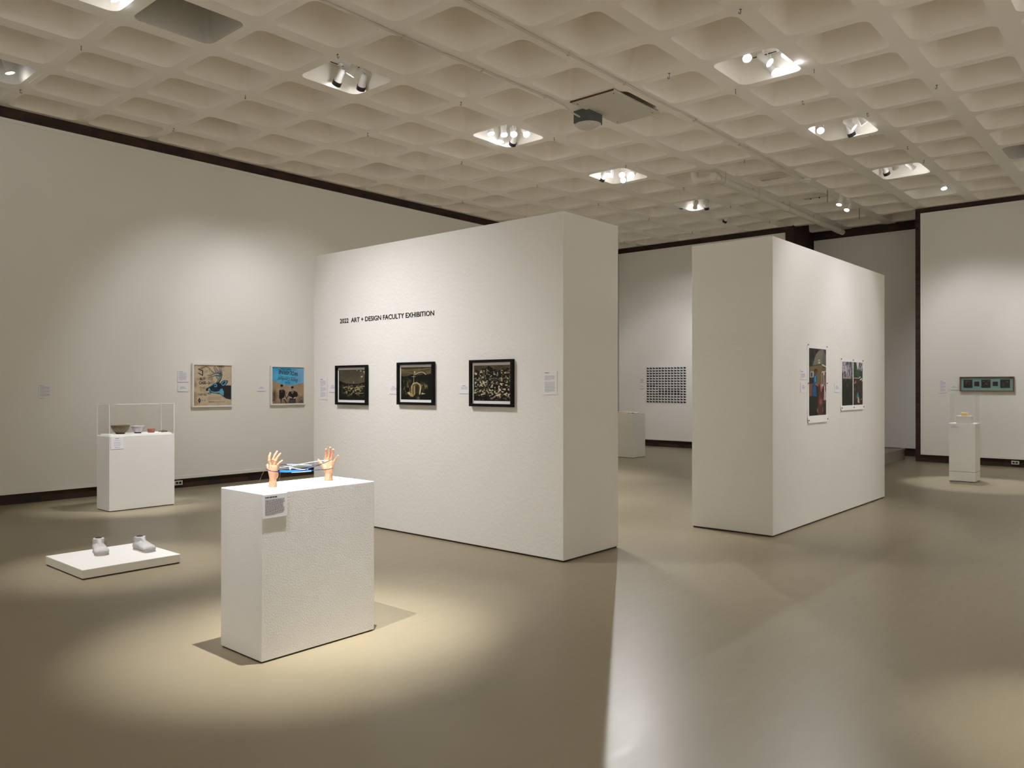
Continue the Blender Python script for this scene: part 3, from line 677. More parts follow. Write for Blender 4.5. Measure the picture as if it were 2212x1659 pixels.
c.ell(*P2(850, 1235), .055, .016, (196, 184, 166), rot=-.35); c.ell(*P2(985, 1250), .05, .018, (190, 178, 160), rot=.4); c.line(QL((840, 1298), (1020, 1290)), .012, (24, 23, 24))
c.build('painting_surface', .024, w - .024, .024, h - .024, .026, M['pigment'], t2)
iw2, ih2 = w - .048, h - .048
def at2(x, y): return (.024 + P2(x, y)[0] * iw2, .024 + P2(x, y)[1] * ih2, .0268)
def art2(s, x, y, wpx, hpx, rot=PI + .06, **k): return art_text(s, x, y, wpx, hpx, DK, t2, rot=-rot, f=at2, sc=1180.0, wsc=1040.0, ih_=ih2, iw_=iw2, **k)
art2('WOLVERINE', 1098, 405, 640, 130, rot=PI + .10); art2('Extra Comfort!', 1085, 640, 655, 105, rot=PI + .10, shear=.2, bold=.0006)
art2('TRIPLE-TANNED HORSEHIDE'[:7], 1050, 320, 150, 30, bold=.0003, rot=PI + .05)
for x0, x1, y0, rr in ((520, 690, 308, 16), (710, 880, 315, 16)):
    pass
c2 = bmesh.new()
for x0, x1, y0, y1, hh in ((515, 690, 305, 318, 30), (712, 885, 320, 332, 30), (665, 745, 745, 748, 20), (760, 825, 752, 755, 20), (520, 620, 548, 556, 14), (640, 800, 562, 574, 14), (815, 1000, 580, 600, 16)):
    a, b = at2(x0, y0), at2(x1, y1); hz = hh / 1180 * ih2 / 2
    n_ = max(2, int((x1 - x0) / 24))
    for k in range(n_):
        xa = a[0] + (b[0] - a[0]) * (k + .1) / n_; xb = a[0] + (b[0] - a[0]) * (k + .85) / n_; yy = a[1] + (b[1] - a[1]) * k / n_
        add_box(c2, xa, xb, yy - hz, yy + hz, .0264, .0268)
obj('small_print', c2, DK, t2)

# three black-framed dark photographs
def bframe(y0, y1, z0, z1, label, paint):
    t = thing('framed_photograph', label, 'framed photograph', mw=wallm('X', y0, z0, XW), group='black-framed photographs under the title')
    w, h = y0 - y1, z1 - z0; ft = .026; dd = .034
    obj('frame', frame_bm(w, h, ft, dd, .0005), M['frame_black'], t)
    box('mat_board', ft, w - ft, ft, h - ft, .006, .010, M['mat'], t)
    cc = Canvas(150, 165, (14, 13, 11)); paint(cc); mb = .020
    cc.build('photo_print', ft + mb, w - ft - mb, ft + mb + .008, h - ft - mb - .006, .0115, M['photo'], t)
def ph1(c):
    n, m = c.noise(5, 31), c.noise(22, 32); c.C[:] = lin((16, 15, 12))
    hor = np.interp(c.U, [0, .12, .27, .5, .78, 1], [.66, .60, .545, .53, .54, .60]); sk = (c.V > hor).astype(float)
    c.mask(sk, (66, 62, 50)); c.mask(sk * (n - .42) * 4, (92, 86, 68), .6); c.mask(sk * np.clip((.9 - c.V) * 2, 0, 1), (98, 92, 70), .45)
    c.mask(np.clip((.03 - c.U) / .02, 0, 1) + np.clip((c.V - .97) / .02, 0, 1), (14, 13, 12))
    for x, y, r in ((.87, .77, .03), (.90, .78, .02), (.97, .93, .035), (.99, .88, .03), (.84, .96, .025), (.70, .98, .02), (.57, .565, .016), (.57, .60, .01)): c.ell(x, y, r, r * .9, (205, 196, 160), .9, soft=.5)
    land = (c.V < hor - .02).astype(float); c.mask(land * (m - .5) * 5 * np.exp(-((c.U - .55) / .33) ** 2 - ((c.V - .33) / .16) ** 2), (178, 166, 122), 1)
    c.mask(land * (c.noise(14, 36) - .5) * 3 * np.exp(-((c.V - .45) / .06) ** 2), (80, 74, 52), .8)
    c.line([(.17, .40), (.33, .44)], .018, (190, 178, 130), .9, w2=.008); c.line([(.62, .40), (.80, .435), (.99, .46)], .016, (180, 168, 124), .9); c.line([(.74, .21), (.95, .235)], .012, (170, 158, 120), .9)
    c.ell(.29, .27, .025, .04, (180, 170, 130), .8, soft=.6); c.line([(0, .66), (.12, .60), (.27, .545), (.5, .53)], .012, (30, 27, 22), .9)
def ph2(c):
    n, m = c.noise(6, 41, sx=1, sy=2), c.noise(16, 42, sx=2, sy=.7)
    top = np.interp(c.U, [0, .08, .2, .35, .42, .5, .62, .75, .85, 1], [.76, .72, .73, .78, .79, .75, .75, .79, .77, .80]); sk = (c.V > top).astype(float)
    c.mask(sk, (70, 62, 44)); c.mask(sk * (n - .4) * 3.5, (112, 98, 66), .8); c.mask(np.clip((c.V - .965) / .02, 0, 1), (16, 14, 11))
    c.line([(.0, .93), (.18, .90), (.35, .915), (.75, .93), (.98, .97)], .012, (140, 126, 92), .7)
    c.line([(.46, .77), (.56, .82), (.68, .85), (.76, .83), (.82, .77)], .014, (210, 198, 150), .95); c.ell(.46, .845, .022, .032, (188, 176, 118))
    c.mask((m - .52) * 6 * np.exp(-((c.U - .32) / .22) ** 2 - ((c.V - .36) / .18) ** 2), (150, 136, 92), .9)
    c.mask((m - .5) * 5 * np.exp(-((c.U - .72) / .16) ** 2 - ((c.V - .40) / .10) ** 2), (140, 128, 88), .9)
    c.line([(.43, .5), (.43, .78)], .013, (148, 138, 112)); c.line([(.37, .71), (.49, .71)], .012, (175, 165, 138))
    c.line([(.38, .16), (.36, .40), (.42, .50), (.53, .52), (.62, .47), (.65, .36), (.62, .17)], .034, (176, 160, 112)); c.poly([(.37, .17), (.38, .45), (.50, .51), (.60, .45), (.62, .17)], (92, 80, 54), .8)
    c.line([(.45, .14), (.45, .42)], .018, (190, 174, 128)); c.poly([(.50, .16), (.49, .42), (.55, .46), (.59, .40), (.59, .16)], (26, 22, 16), .85); c.line([(.635, .18), (.65, .36)], .012, (232, 222, 182))
    c.poly([(.20, .22), (.28, .24), (.43, .15), (.42, .09), (.33, .09)], (150, 136, 96)); c.ell(.27, .19, .02, .04, (215, 204, 165), .9, soft=.5); c.poly([(.69, .22), (.82, .18), (.68, .16)], (178, 164, 120))
    c.ell(.58, .05, .06, .06, (110, 102, 78), .7, soft=.7)
def ph3(c):
    a, b, k = c.noise(26, 51, 3), c.noise(18, 52, 3), c.noise(7, 53)
    top = np.interp(c.U, [0, .3, .42, .55, .7, .85, 1], [.86, .92, .985, .90, .87, .93, .90]); c.mask((c.V > top) * 1.0, (64, 58, 42)); c.mask((c.V > top) * (k - .45) * 3, (96, 88, 66), .7)
    w1 = (c.V < top) * np.exp(-((c.V - .32) / .22) ** 2) * np.clip(c.V / .1, 0, 1); w2 = (c.V < top) * np.exp(-((c.V - .72) / .14) ** 2)
    c.mask((a - .5) * 8 * w1 * (k > .40), (176, 164, 128), .95); c.mask((b - .54) * 8 * w2, (108, 100, 78), .9); c.mask((a - .62) * 12 * (w1 + w2), (214, 204, 176), .9)
    c.line([(.48, .50), (.56, .50)], .02, (130, 122, 100), .6); c.line([(.40, .42), (.40, .30)], .016, (120, 112, 90), .6)
bframe(7.369, 6.810, 1.321, 1.760, 'first black-framed photograph from the left: misty valley with two small white spots', ph1)
bframe(6.309, 5.756, 1.337, 1.774, 'middle black-framed photograph: pale hooded stone under a draped sky', ph2)
bframe(5.258, 4.708, 1.337, 1.777, 'last black-framed photograph, largest in view: speckled dark undergrowth', ph3)

# two pinned colour prints on the right partition
def pin(t, x, y, z=.004):
    bm = bmesh.new(); sphere(bm, (x, y, z + .004), .008, 1, 1, .6); obj('push_pin', bm, M['steel'], t, smooth=True)
def sheet(t, w, h):
    bm = bmesh.new(); n = 10; g = []
    for k in range(n + 1):
        y = h * k / n; z = .002 + .012 * max(0, 1 - y / (.12 * h)) ** 2 + .003 * max(0, (y / h - .95) / .05)
        g.append([bm.verts.new((x, y, z)) for x in (0, w)] + [bm.verts.new((x, y, z - .0012)) for x in (0, w)])
    for a, b in zip(g, g[1:]):
        bm.faces.new((a[0], a[1], b[1], b[0])); bm.faces.new((a[3], a[2], b[2], b[3])); bm.faces.new((a[0], b[0], b[2], a[2])); bm.faces.new((a[1], a[3], b[3], b[1]))
    bm.faces.new((g[0][0], g[0][2], g[0][3], g[0][1])); bm.faces.new((g[-1][0], g[-1][1], g[-1][3], g[-1][2])); return obj('paper_sheet', bm, M['mat'], t)
t = thing('pinned_print', 'tall narrow pinned colour print of a house with a figure in blue', 'print', mw=wallm('Y', 8.67, 1.120, Y2), group='long colour prints pinned to the right partition')
w, h = .613, .875
sheet(t, w, h)
c = Canvas(90, 220, (30, 30, 26)); n, m = c.noise(9, 61), c.noise(5, 62)
def P3(x, y): return ((x - 203) / 330.0, 1 - (y - 145) / 1365.0)
def L3(*q): return [P3(x, y) for x, y in q]
c.mask((n - .5) * 5 * (c.V > .7), (74, 84, 82), .8); c.poly(L3((330, 260), (390, 180), (470, 150), (530, 260), (530, 500), (270, 480)), (116, 112, 98)); c.poly(L3((480, 160), (530, 260), (530, 500), (450, 440)), (96, 96, 90))
c.mask((n - .55) * 5 * (c.V > .85) * (c.U < .55), (30, 34, 30), .9); c.poly(L3((380, 360), (410, 360), (408, 430), (382, 435)), (200, 202, 196)); c.poly(L3((388, 370), (402, 370), (402, 410), (388, 410)), (18, 18, 18))
c.poly(L3((203, 500), (455, 450), (450, 860), (203, 860)), (110, 96, 70)); c.line(L3((203, 500), (455, 450)), .012, (70, 48, 36)); c.line(L3((455, 455), (530, 495)), .014, (215, 208, 195))
for k in range(14): c.line(L3((345, 520 + 25 * k), (440, 510 + 25 * k)), .002, (80, 68, 48), .7)
c.poly(L3((450, 500), (530, 520), (530, 600), (450, 600)), (104, 84, 66)); c.poly(L3((225, 600), (290, 600), (290, 710), (225, 715)), (150, 156, 156)); c.poly(L3((235, 620), (265, 620), (265, 700), (235, 700)), (60, 68, 72))
c.poly(L3((203, 720), (290, 720), (290, 840), (203, 840)), (32, 34, 40)); c.poly(L3((203, 840), (265, 840), (250, 1090), (203, 1090)), (112, 70, 58))
for k in range(9): c.line(L3((203, 862 + 26 * k), (262, 858 + 26 * k)), .0025, (150, 120, 108), .7)
c.poly(L3((445, 590), (530, 580), (530, 1170), (480, 1170), (440, 900)), (190, 168, 160)); c.poly(L3((450, 620), (468, 620), (466, 860), (450, 850)), (28, 24, 24)); c.poly(L3((485, 660), (500, 660), (500, 880), (482, 900)), (60, 48, 46)); c.poly(L3((510, 600), (530, 600), (530, 1020), (512, 960)), (98, 52, 48))
c.ell(*P3(330, 590), .10, .035, (66, 40, 34)); c.poly(L3((325, 570), (350, 590), (345, 660), (310, 650)), (104, 66, 52))
c.poly(L3((290, 660), (330, 650), (350, 740), (330, 860), (350, 1090), (265, 1085), (275, 860), (285, 760)), (24, 76, 124)); c.poly(L3((305, 690), (330, 680), (335, 800), (305, 810)), (52, 138, 190)); c.mask((n - .5) * 5 * (np.abs(c.V - .36) < .07) * (c.U < .45) * (c.U > .2), (46, 110, 170), .6)
c.line(L3((325, 845), (370, 880), (420, 870)), .020, (150, 98, 84)); c.poly(L3((370, 880), (420, 840), (470, 960), (490, 1080), (470, 1500), (360, 1500), (365, 1200), (380, 1000)), (82, 44, 36))
c.poly(L3((410, 850), (440, 840), (448, 960), (430, 1020)), (170, 104, 88)); c.line(L3((405, 835), (440, 832)), .008, (150, 40, 40)); c.poly(L3((460, 890), (490, 890), (492, 1080), (470, 1000)), (22, 18, 20))
c.ell(*P3(425, 1200), .13, .06, (150, 92, 78), .8, soft=.6); c.ell(*P3(410, 1090), .05, .04, (112, 70, 40), .8, soft=.6); c.mask((n - .6) * 8 * (c.V < .17) * (c.U > .4), (150, 140, 138), .8)
c.poly(L3((490, 1180), (530, 1180), (530, 1250), (495, 1240)), (48, 68, 36)); c.poly(L3((203, 1100), (350, 1095), (350, 1520), (203, 1520)), (24, 28, 20), .8)
c.build('printed_image', .050, w - .038, .055, h - .045, .0035, M['photo'], t)
for x, y in ((.02, .865), (.595, .862), (.02, .44), (.60, .44), (.02, .03), (.595, .03)): pin(t, x, y, .004 if y > .1 else .012)
t = thing('pinned_print', 'wide pinned colour print split into two dark woodland halves', 'print', mw=wallm('Y', 9.735, 1.235, Y2), group='long colour prints pinned to the right partition')
w, h = .85, .632
sheet(t, w, h)
def half(seed, left):
    c = Canvas(90, 150, (26, 27, 22)); n, m, tr = c.noise(10, seed), c.noise(20, seed + 1), c.noise(9, seed + 2, sx=2.2, sy=.5)
    c.mask((n - .5) * 5, (44, 50, 34), .8)
    if left:
        c.mask((c.V > .62) * (tr > .47), (176, 172, 184), .95); c.mask((c.V > .78) * (c.U < .38) * (m > .38), (196, 190, 202)); c.mask((c.V > .6) * (m > .58), (92, 84, 96), .8)
        c.poly([(.0, .74), (.1, .76), (.1, 0), (0, 0)], (14, 14, 12), .8); c.line([(.08, .625), (.85, .625)], .014, (176, 136, 118)); c.line([(.83, .62), (.83, .57)], .01, (120, 92, 80)); c.ell(.35, .635, .05, .012, (190, 160, 140)); c.ell(.6, .635, .04, .012, (190, 160, 140))
        c.ell(.36, .58, .025, .03, (128, 120, 108), .8, soft=.6); c.line([(.46, .5), (.5, .43)], .012, (130, 124, 84), .9)
    else:
        c.mask((c.V > .62) * 1.0, (40, 58, 38), .8); c.mask((c.V > .62) * (tr > .5), (72, 96, 72), .7); c.poly([(.30, 1), (.62, 1), (.50, .84), (.44, .83)], (206, 202, 212)); c.mask((c.V > .8) * (c.U > .6) * (m > .48), (180, 172, 192), .9)
        c.mask((m - .5) * 5 * (c.V < .6), (98, 74, 62), .8); c.line([(.06, .635), (.6, .63)], .018, (196, 160, 142)); 
        for x, y in ((.7, .655), (.9, .62), (.75, .60), (.95, .58), (.82, .61)): c.ell(x, y, .06, .014, (222, 222, 232), rot=.3)
        c.line([(.1, .51), (.25, .55)], .02, (206, 186, 176)); c.ell(.22, .55, .03, .03, (180, 140, 124)); c.poly([(.28, .17), (.40, .29), (.52, .29), (.62, .19), (.5, .16)], (62, 118, 134)); c.poly([(.44, .07), (.48, .2), (.6, .17), (.64, .05)], (206, 176, 152)); c.ell(.84, .14, .04, .012, (200, 190, 186)); c.ell(.15, .27, .08, .05, (90, 42, 34), .8, soft=.7)
    return c
half(71, True).build('left_image', .055, .44, .05, h - .04, .0035, M['photo'], t); half(81, False).build('right_image', .470, w - .025, .05, h - .04, .0035, M['photo'], t)
for x, y in ((.02, .62), (.455, .618), (.83, .616), (.02, .03), (.455, .03), (.83, .03)): pin(t, x, y, .004 if y > .1 else .012)

# grid of tiny photos on the far wall: 14 rows of 13
NUM = 'first second third fourth fifth sixth seventh eighth ninth tenth eleventh twelfth thirteenth fourteenth'.split()
pw, phh = .0735, .0560; dx = 1.130 / 13.0; dy = .909 / 14.0
grp = []
for v in range(12):
    c = Canvas(14, 11, (16, 15, 18)); r = np.random.RandomState(100 + v)
    k = r.rand() * .35; e = np.interp(c.U, [0, .25 + k * .3, .5, .75, 1], [.95, .8 - k, .42 + .2 * r.rand(), .42 + .25 * r.rand(), .5 + .3 * r.rand()])
    tone = (225, 226, 235) if v < 9 else ((110, 110, 118) if v < 11 else (60, 48, 46))
    c.mask(((c.V - e) * 8) * (c.U > .15), tone, .95); c.mask((np.hypot(c.U - .75, c.V - .6) < .16) * 1.0, (90, 86, 92), .6)
    grp.append(c)
meshes = []
for v, c in enumerate(grp):
    o = c.build('image_%d' % v, .004, pw - .004, .004, phh - .004, .0016, M['photo'], None, th=.0002); meshes.append(o.data); bpy.data.objects.remove(o)
bm = bmesh.new(); add_box(bm, 0, pw, 0, phh, .0002, .0012); o = obj('paper', bm, M['mat']); paper = o.data; bpy.data.objects.remove(o)
rr = random.Random(5)
for row in range(14):
    for cl_ in range(13):
        v = rr.randrange(9)
        if row in (9, 10) and 3 < cl_ < 11: v = 9 + rr.randrange(3)
        if row == 7 and cl_ < 3: v = 9 + rr.randrange(2)
        t = thing('photo_print', 'tiny dark photo, %s in the %s row of the wall grid' % (NUM[cl_] + ' from left', NUM[row]), 'photo', mw=wallm('X', 10.597 - cl_ * dx, 2.013 - (row + 1) * dy + .003, XP), group='tiny photos in the grid on the far wall')
        a = bpy.data.objects.new('paper', paper); COL.objects.link(a); a.parent = t
        b = bpy.data.objects.new('image', meshes[v]); COL.objects.link(b); b.parent = t

# teal relief in a walnut box frame
t = thing('framed_relief', 'long teal panel in a walnut frame with five dark square reliefs', 'relief', mw=wallm('X', 3.514, 1.424, XP))
w, h = .902, .284
obj('frame', frame_bm(w, h, .017, .055, .0005), M['walnut'], t); box('backing_board', .017, w - .017, .017, h - .017, .004, .022, M['teal'], t)
for k, (cx, s) in enumerate(((.138, .151), (.289, .084), (.442, .152), (.598, .082), (.757, .156))):
    cy = .150 if s > .1 else .148; sq = box('relief_square', cx - s / 2, cx + s / 2, cy - s / 2, cy + s / 2, .022, .034, M['soil'], t, bev=.003)
    bm = bmesh.new(); r = random.Random(k)
    for q in range(6 if s > .1 else 2): sphere(bm, (cx + r.uniform(-.3, .3) * s, cy + r.uniform(-.3, .3) * s, .035), s * r.uniform(.07, .13), 1.2, .8, .6)
    obj('pebbles', bm, M['soilstone'], sq, smooth=True)

# ---------------------------------------------------------------- pedestals and what stands on them
def pedestal(x0, x1, y0, y1, h, label, mat, base=True):
    cx, cy = (x0 + x1) / 2, (y0 + y1) / 2
    t = thing('pedestal', label, 'pedestal', (cx, cy, 0), 'white gallery pedestals')
    box('body', x0 - cx, x1 - cx, y0 - cy, y1 - cy, .008, h, mat, t, bev=.004)
    if base: box('base', x0 - cx + .008, x1 - cx - .008, y0 - cy + .008, y1 - cy - .008, 0, .009, M['gap'], t)  # dark strip for the shadow line, as under the partitions
    return t
pedestal(2.372, 3.160, 3.895, 4.333, .935, 'rough white pedestal in the foreground under the two wax hands', M['pedestal'])
pedestal(4.003, 4.812, 9.958, 10.325, .915, 'white pedestal near the long wall under the acrylic case of bowls', M['pedestal'])
pedestal(2.467, 3.262, 6.638, 7.430, .078, 'very low square white plinth on the floor under the plaster shoes', M['pedestal_smooth'])
tp = pedestal(14.215, 14.592, 2.662, 3.034, .930, 'slim white pedestal on the right under the small acrylic case', M['pedestal_smooth'])
box('seam', -.1895, .1895, -.1875, .1875, .158, .162, M['gap'], tp)
pedestal(14.251, 14.75, 9.02, 9.50, .945, 'plain white pedestal in the gap between the partitions, carrying books', M['pedestal_smooth'])
card('Y', 2.376, 2.530, .798, .928, 3.895, 'large text card at the top corner of the rough foreground pedestal', [(.10, .92, .80, .12, 16, 1)], [(.10, .58, .92, .85, 1, 0)], 21, th=.006, soft=False)
card('Y', 4.022, 4.170, .760, .905, 9.958, 'text card on the front of the pedestal with the bowls', [(.25, .75, .78, .66, 2, 2), (.15, .85, .58, .46, 2, 2), (.15, .85, .40, .28, 2, 2), (.25, .75, .20, .08, 2, 2)], [(.32, .65, .92, .85, 1, 0)], 22, th=.005)
card('X', 3.030, 2.872, .828, .922, 14.215, 'small label at the top corner of the slim right-hand pedestal', SM, HS, 23)

# acrylic cases
def case(x0, x1, y0, y1, z0, z1, label, th=.006, e=.005):
    cx, cy = (x0 + x1) / 2, (y0 + y1) / 2
    t = thing('acrylic_case', label, 'display case', (cx, cy, z0), 'clear acrylic display cases')
    a, b, h = (x1 - x0) / 2, (y1 - y0) / 2, z1 - z0
    bm = bmesh.new()
    add_box(bm, -a, a, -b, -b + th, 0, h); add_box(bm, -a, a, b - th, b, 0, h)
    add_box(bm, -a, -a + th, -b + th, b - th, 0, h); add_box(bm, a - th, a, -b + th, b - th, 0, h); add_box(bm, -a + th, a - th, -b + th, b - th, h - th, h)
    obj('cover', bm, M['glass'], t)
    bm = bmesh.new(); o = .0008
    for sx in (-1, 1):
        for sy in (-1, 1): add_box(bm, sx * a - (e if sx > 0 else -0) - (o if sx < 0 else -o), sx * a + (e if sx < 0 else 0) - (o if sx < 0 else -o), sy * b - (e if sy > 0 else 0) - (o if sy < 0 else -o), sy * b + (e if sy < 0 else 0) - (o if sy < 0 else -o), 0, h)
    for z in (0, h - e * .6):
        for sy in (-1, 1): add_box(bm, -a, a, sy * b - (e * .6 if sy > 0 else 0) - (o if sy < 0 else -o), sy * b + (e * .6 if sy < 0 else 0) - (o if sy < 0 else -o), z, z + e * .6)
        for sx in (-1, 1): add_box(bm, sx * a - (e * .6 if sx > 0 else 0) - (o if sx < 0 else -o), sx * a + (e * .6 if sx < 0 else 0) - (o if sx < 0 else -o), -b, b, z, z + e * .6)
    obj('edges_with_glint', bm, M['edge'], t); return t  # edge strips whitened to stand in for their glint
box_t = thing('display_base', 'flat white display board under the four bowls', 'display board', (4.4075, 10.1415, .915))
box('board', -.375, .375, -.155, .155, 0, .018, M['white'], box_t, bev=.002)
case(4.006, 4.809, 9.961, 10.322, .9155, 1.305, 'large clear acrylic case covering the four bowls')
case(14.222, 14.585, 2.669, 3.028, .9305, 1.412, 'small tall acrylic case over the yellow block', th=.004, e=.003)
def bowl(x, y, z, prof, mat, label, foot=None):
    t = thing('bowl', label, 'bowl', (x, y, z))
    bm = bmesh.new(); lathe(bm, prof, 48); obj('bowl_wall', bm, mat, t, smooth=60)
    if foot: bm = bmesh.new(); lathe(bm, foot, 32); obj('foot', bm, M['lining'], t, smooth=40)
    return t
BZ = .9335
bowl(4.205, 10.13, BZ, [(.0, .012), (.055, .012), (.075, .028), (.098, .062), (.111, .106), (.105, .108), (.092, .066), (.068, .034), (0, .022)], M['bowl1'], 'large olive brown glazed bowl, leftmost in the case', [(.050, 0), (.054, .014), (0, .014)])
bowl(4.415, 10.12, BZ, [(.0, .010), (.040, .010), (.055, .034), (.070, .070), (.080, .084), (.080, .090), (.074, .090), (.062, .070), (.045, .036), (0, .020)], M['bowl2'], 'pale lilac bowl with a thick rim, second in the case', [(.040, 0), (.043, .012), (0, .012)])
t = bowl(4.585, 10.12, BZ, [(.0, .0), (.036, .0), (.040, .006), (.048, .048), (.043, .048), (.034, .010), (0, .008)], M['bowl3'], 'small terracotta red cup, third in the case')
t = thing('bark_piece', 'low crumpled dark brown piece at the right end of the case', 'bark piece', (4.735, 10.12, BZ))
bm = bmesh.new(); r = random.Random(3)
for k in range(34):
    a = r.random() * 2 * PI; q = r.random() ** .7; sphere(bm, (.050 * q * math.cos(a), .034 * q * math.sin(a), .010 + .016 * (1 - q) * r.random()), .009 + .006 * r.random(), 1.5, 1, .55, Quaternion((0, 0, 1), r.random() * 3))
obj('crumpled_mass', bm, M['bowl4'], t, smooth=True)
# right pedestal: riser and yellow block
box_t = thing('riser_block', 'white riser block inside the small acrylic case', 'riser', (14.36, 2.835, .9302))
box('block', -.10, .10, -.105, .105, 0, .118, M['white'], box_t, bev=.003)
bm = bmesh.new(); add_box(bm, -.045, .045, -.047, .047, 0, .052, .006); o = obj('yellow_block', bm, M['yellow']); o.location = (14.34, 2.83, 1.0485)
tag(o, 'small pale yellow block resting on the white riser', 'block')
# books on the far pedestal
t = thing('stacked_booklet', 'thick cream booklet at the left of the far pedestal', 'booklet', (14.42, 9.32, .9455))
box('pages', -.11, .13, -.12, .12, .001, .022, M['cream'], t, bev=.002); box('cover', -.112, .132, -.122, .122, .0222, .0262, M['mat'], t)
t = thing('open_book', 'open book with black cover and curling white pages on the far pedestal', 'book', (14.42, 9.11, .9455))
for s in (-1, 1):
    bm = bmesh.new(); n = 12; top = []; bot = []
    for k in range(n + 1):
        u = k / n; yy = s * u * .085; zz = .006 + .016 * math.sin(u * PI) ** .8 + .002; top.append((yy, zz)); bot.append((yy, .004 + (.010 * math.sin(u * PI) if s < 0 else 0)))
    V = [[bm.verts.new((x, y, z)) for x in (-.10, .10)] for y, z in top]; B = [[bm.verts.new((x, y, z)) for x in (-.10, .10)] for y, z in bot]
    for a, b in zip(range(n), range(1, n + 1)):
        bm.faces.new((V[a][0], V[a][1], V[b][1], V[b][0])); bm.faces.new((B[a][1], B[a][0], B[b][0], B[b][1]))
        for q in (0, 1): bm.faces.new((V[a][q], V[b][q], B[b][q], B[a][q]))
    bm.faces.new((V[0][0], B[0][0], B[0][1], V[0][1])); bm.faces.new((V[n][0], V[n][1], B[n][1], B[n][0]))
    obj('pages', bm, M['mat'], t, smooth=50)
    box('cover', -.102, .102, min(0, s * .088), max(0, s * .088), 0, .004, M['black'], t)

# ---------------------------------------------------------------- organic forms: union of shapes, voxel-remeshed to one surface
def organic(name, bm, voxel, mat, parent, smooth_it=6, sm=.5):
    me = bpy.data.meshes.new(name + '_raw'); bm.to_mesh(me); bm.free(); o = bpy.data.objects.new(name + '_raw', me); COL.objects.link(o)
    r = o.modifiers.new('r', 'REMESH'); r.mode = 'VOXEL'; r.voxel_size = voxel
    s = o.modifiers.new('s', 'SMOOTH'); s.factor = sm; s.iterations = smooth_it
    bpy.context.view_layer.update()
    m2 = bpy.data.meshes.new_from_object(o.evaluated_get(bpy.context.evaluated_depsgraph_get())); bpy.data.objects.remove(o)
    m2.name = name; m2.materials.clear(); m2.materials.append(mat); m2.shade_smooth()
    q = bpy.data.objects.new(name, m2); COL.objects.link(q); q.parent = parent; return q
def limb(bm, pts, rads):
    P = [Vector(p) for p in pts]; out = [P[0]]; rr_ = [rads[0]]
    tube(bm, P, list(rads), 14)
    for p, r in zip(P, rads): bmesh.ops.create_uvsphere(bm, u_segments=14, v_segments=10, radius=r, matrix=Matrix.Translation(p))
def elliptic_loft(bm, rings, n=28):
    R = []
    for (cx, cy, z, rx, ry) in rings: R.append([bm.verts.new((cx + rx * math.cos(2 * PI * k / n), cy + ry * math.sin(2 * PI * k / n), z)) for k in range(n)])
    for a, b in zip(R, R[1:]):
        for k in range(n): bm.faces.new((a[k], a[(k + 1) % n], b[(k + 1) % n], b[k]))
    bm.faces.new(R[0][::-1]); bm.faces.new(R[-1])
def hand(label, loc, rot, mirror, tips, lean):
    """palm faces +x (or -x when mirrored), thumb at +y. tips: fingertip offsets (x, y, z)"""
    t = thing('wax_hand', label, 'sculpted hand', loc, 'wax hands on the foreground pedestal'); t.rotation_euler = (0, 0, rot)
    mx = -1 if mirror else 1; bm = bmesh.new(); lx, ly = lean
    f = lambda z: max(0, (z - .02)) / .10
    elliptic_loft(bm, [((lx * f(z)) * mx, ly * f(z) + cy, z, rx, ry) for z, cy, rx, ry in ((0, 0, .0215, .0290), (.02, 0, .0200, .0270), (.045, .0, .0170, .0235), (.062, .001, .0175, .0262), (.080, .001, .0178, .0335), (.098, 0, .0160, .0375), (.114, -.001, .0135, .0385), (.124, -.001, .0115, .0370))])
    B = lambda z: (lx * f(z), ly * f(z))
    # pads of the palm: thumb ball and heel
    bx, by = B(.075); sphere(bm, ((bx + .010) * mx, by + .019, .074), .018, .75, .85, 1.35); sphere(bm, ((bx + .008) * mx, by - .020, .072), .016, .7, .85, 1.5)
    roots = {'index': (.0275, .118, .0094), 'middle': (.0090, .121, .0097), 'ring': (-.0095, .119, .0091), 'pinky': (-.0275, .111, .0078)}
    for nme, (ry_, rz, rad) in roots.items():
        bx, by = B(rz); r0 = Vector((bx * mx, by + ry_, rz - .012)); k1 = Vector((bx * mx, by + ry_, rz)); tip = Vector((tips[nme][0] * mx, tips[nme][1], tips[nme][2])); dv = tip - k1
        bend = Vector((-.008 * mx, 0, .002)); m1 = k1 + dv * .42 + bend; m2 = k1 + dv * .73 + bend * .9
        limb(bm, [r0, k1, m1, m2, tip], [rad * 1.02, rad, rad * .90, rad * .80, rad * .62])
        sphere(bm, m1, rad * .98); sphere(bm, tip - dv.normalized() * .004, rad * .66)
    bx, by = B(.07); tt = Vector((tips['thumb'][0] * mx, tips['thumb'][1], tips['thumb'][2])); c0 = Vector(((bx + .004) * mx, by + .016, .060)); c1 = Vector(((bx + .008) * mx, by + .036, .090)); dv = tt - c1
    limb(bm, [c0, c1, c1 + dv * .5 + Vector((0, .003, .001)), tt], [.0155, .0120, .0105, .0072]); 
    organic('hand_surface', bm, .0019, M['skin'], t, 5, .45)
    for nme in ('index', 'middle', 'ring', 'pinky', 'thumb'):
        tip = Vector((tips[nme][0] * mx, tips[nme][1], tips[nme][2])); o_ = Vector((-.0058 * mx, 0, -.003)) if nme != 'thumb' else Vector((-.0062 * mx, .001, -.004))
        b2 = bmesh.new(); sphere(b2, tip + o_, .0055, .30, .82, 1.15); obj('fingernail', b2, M['nail'], t, smooth=True)
    return t
M['nail'] = simple('wax_nail', (0.82, 0.56, 0.42), .3)
HZ = .9352
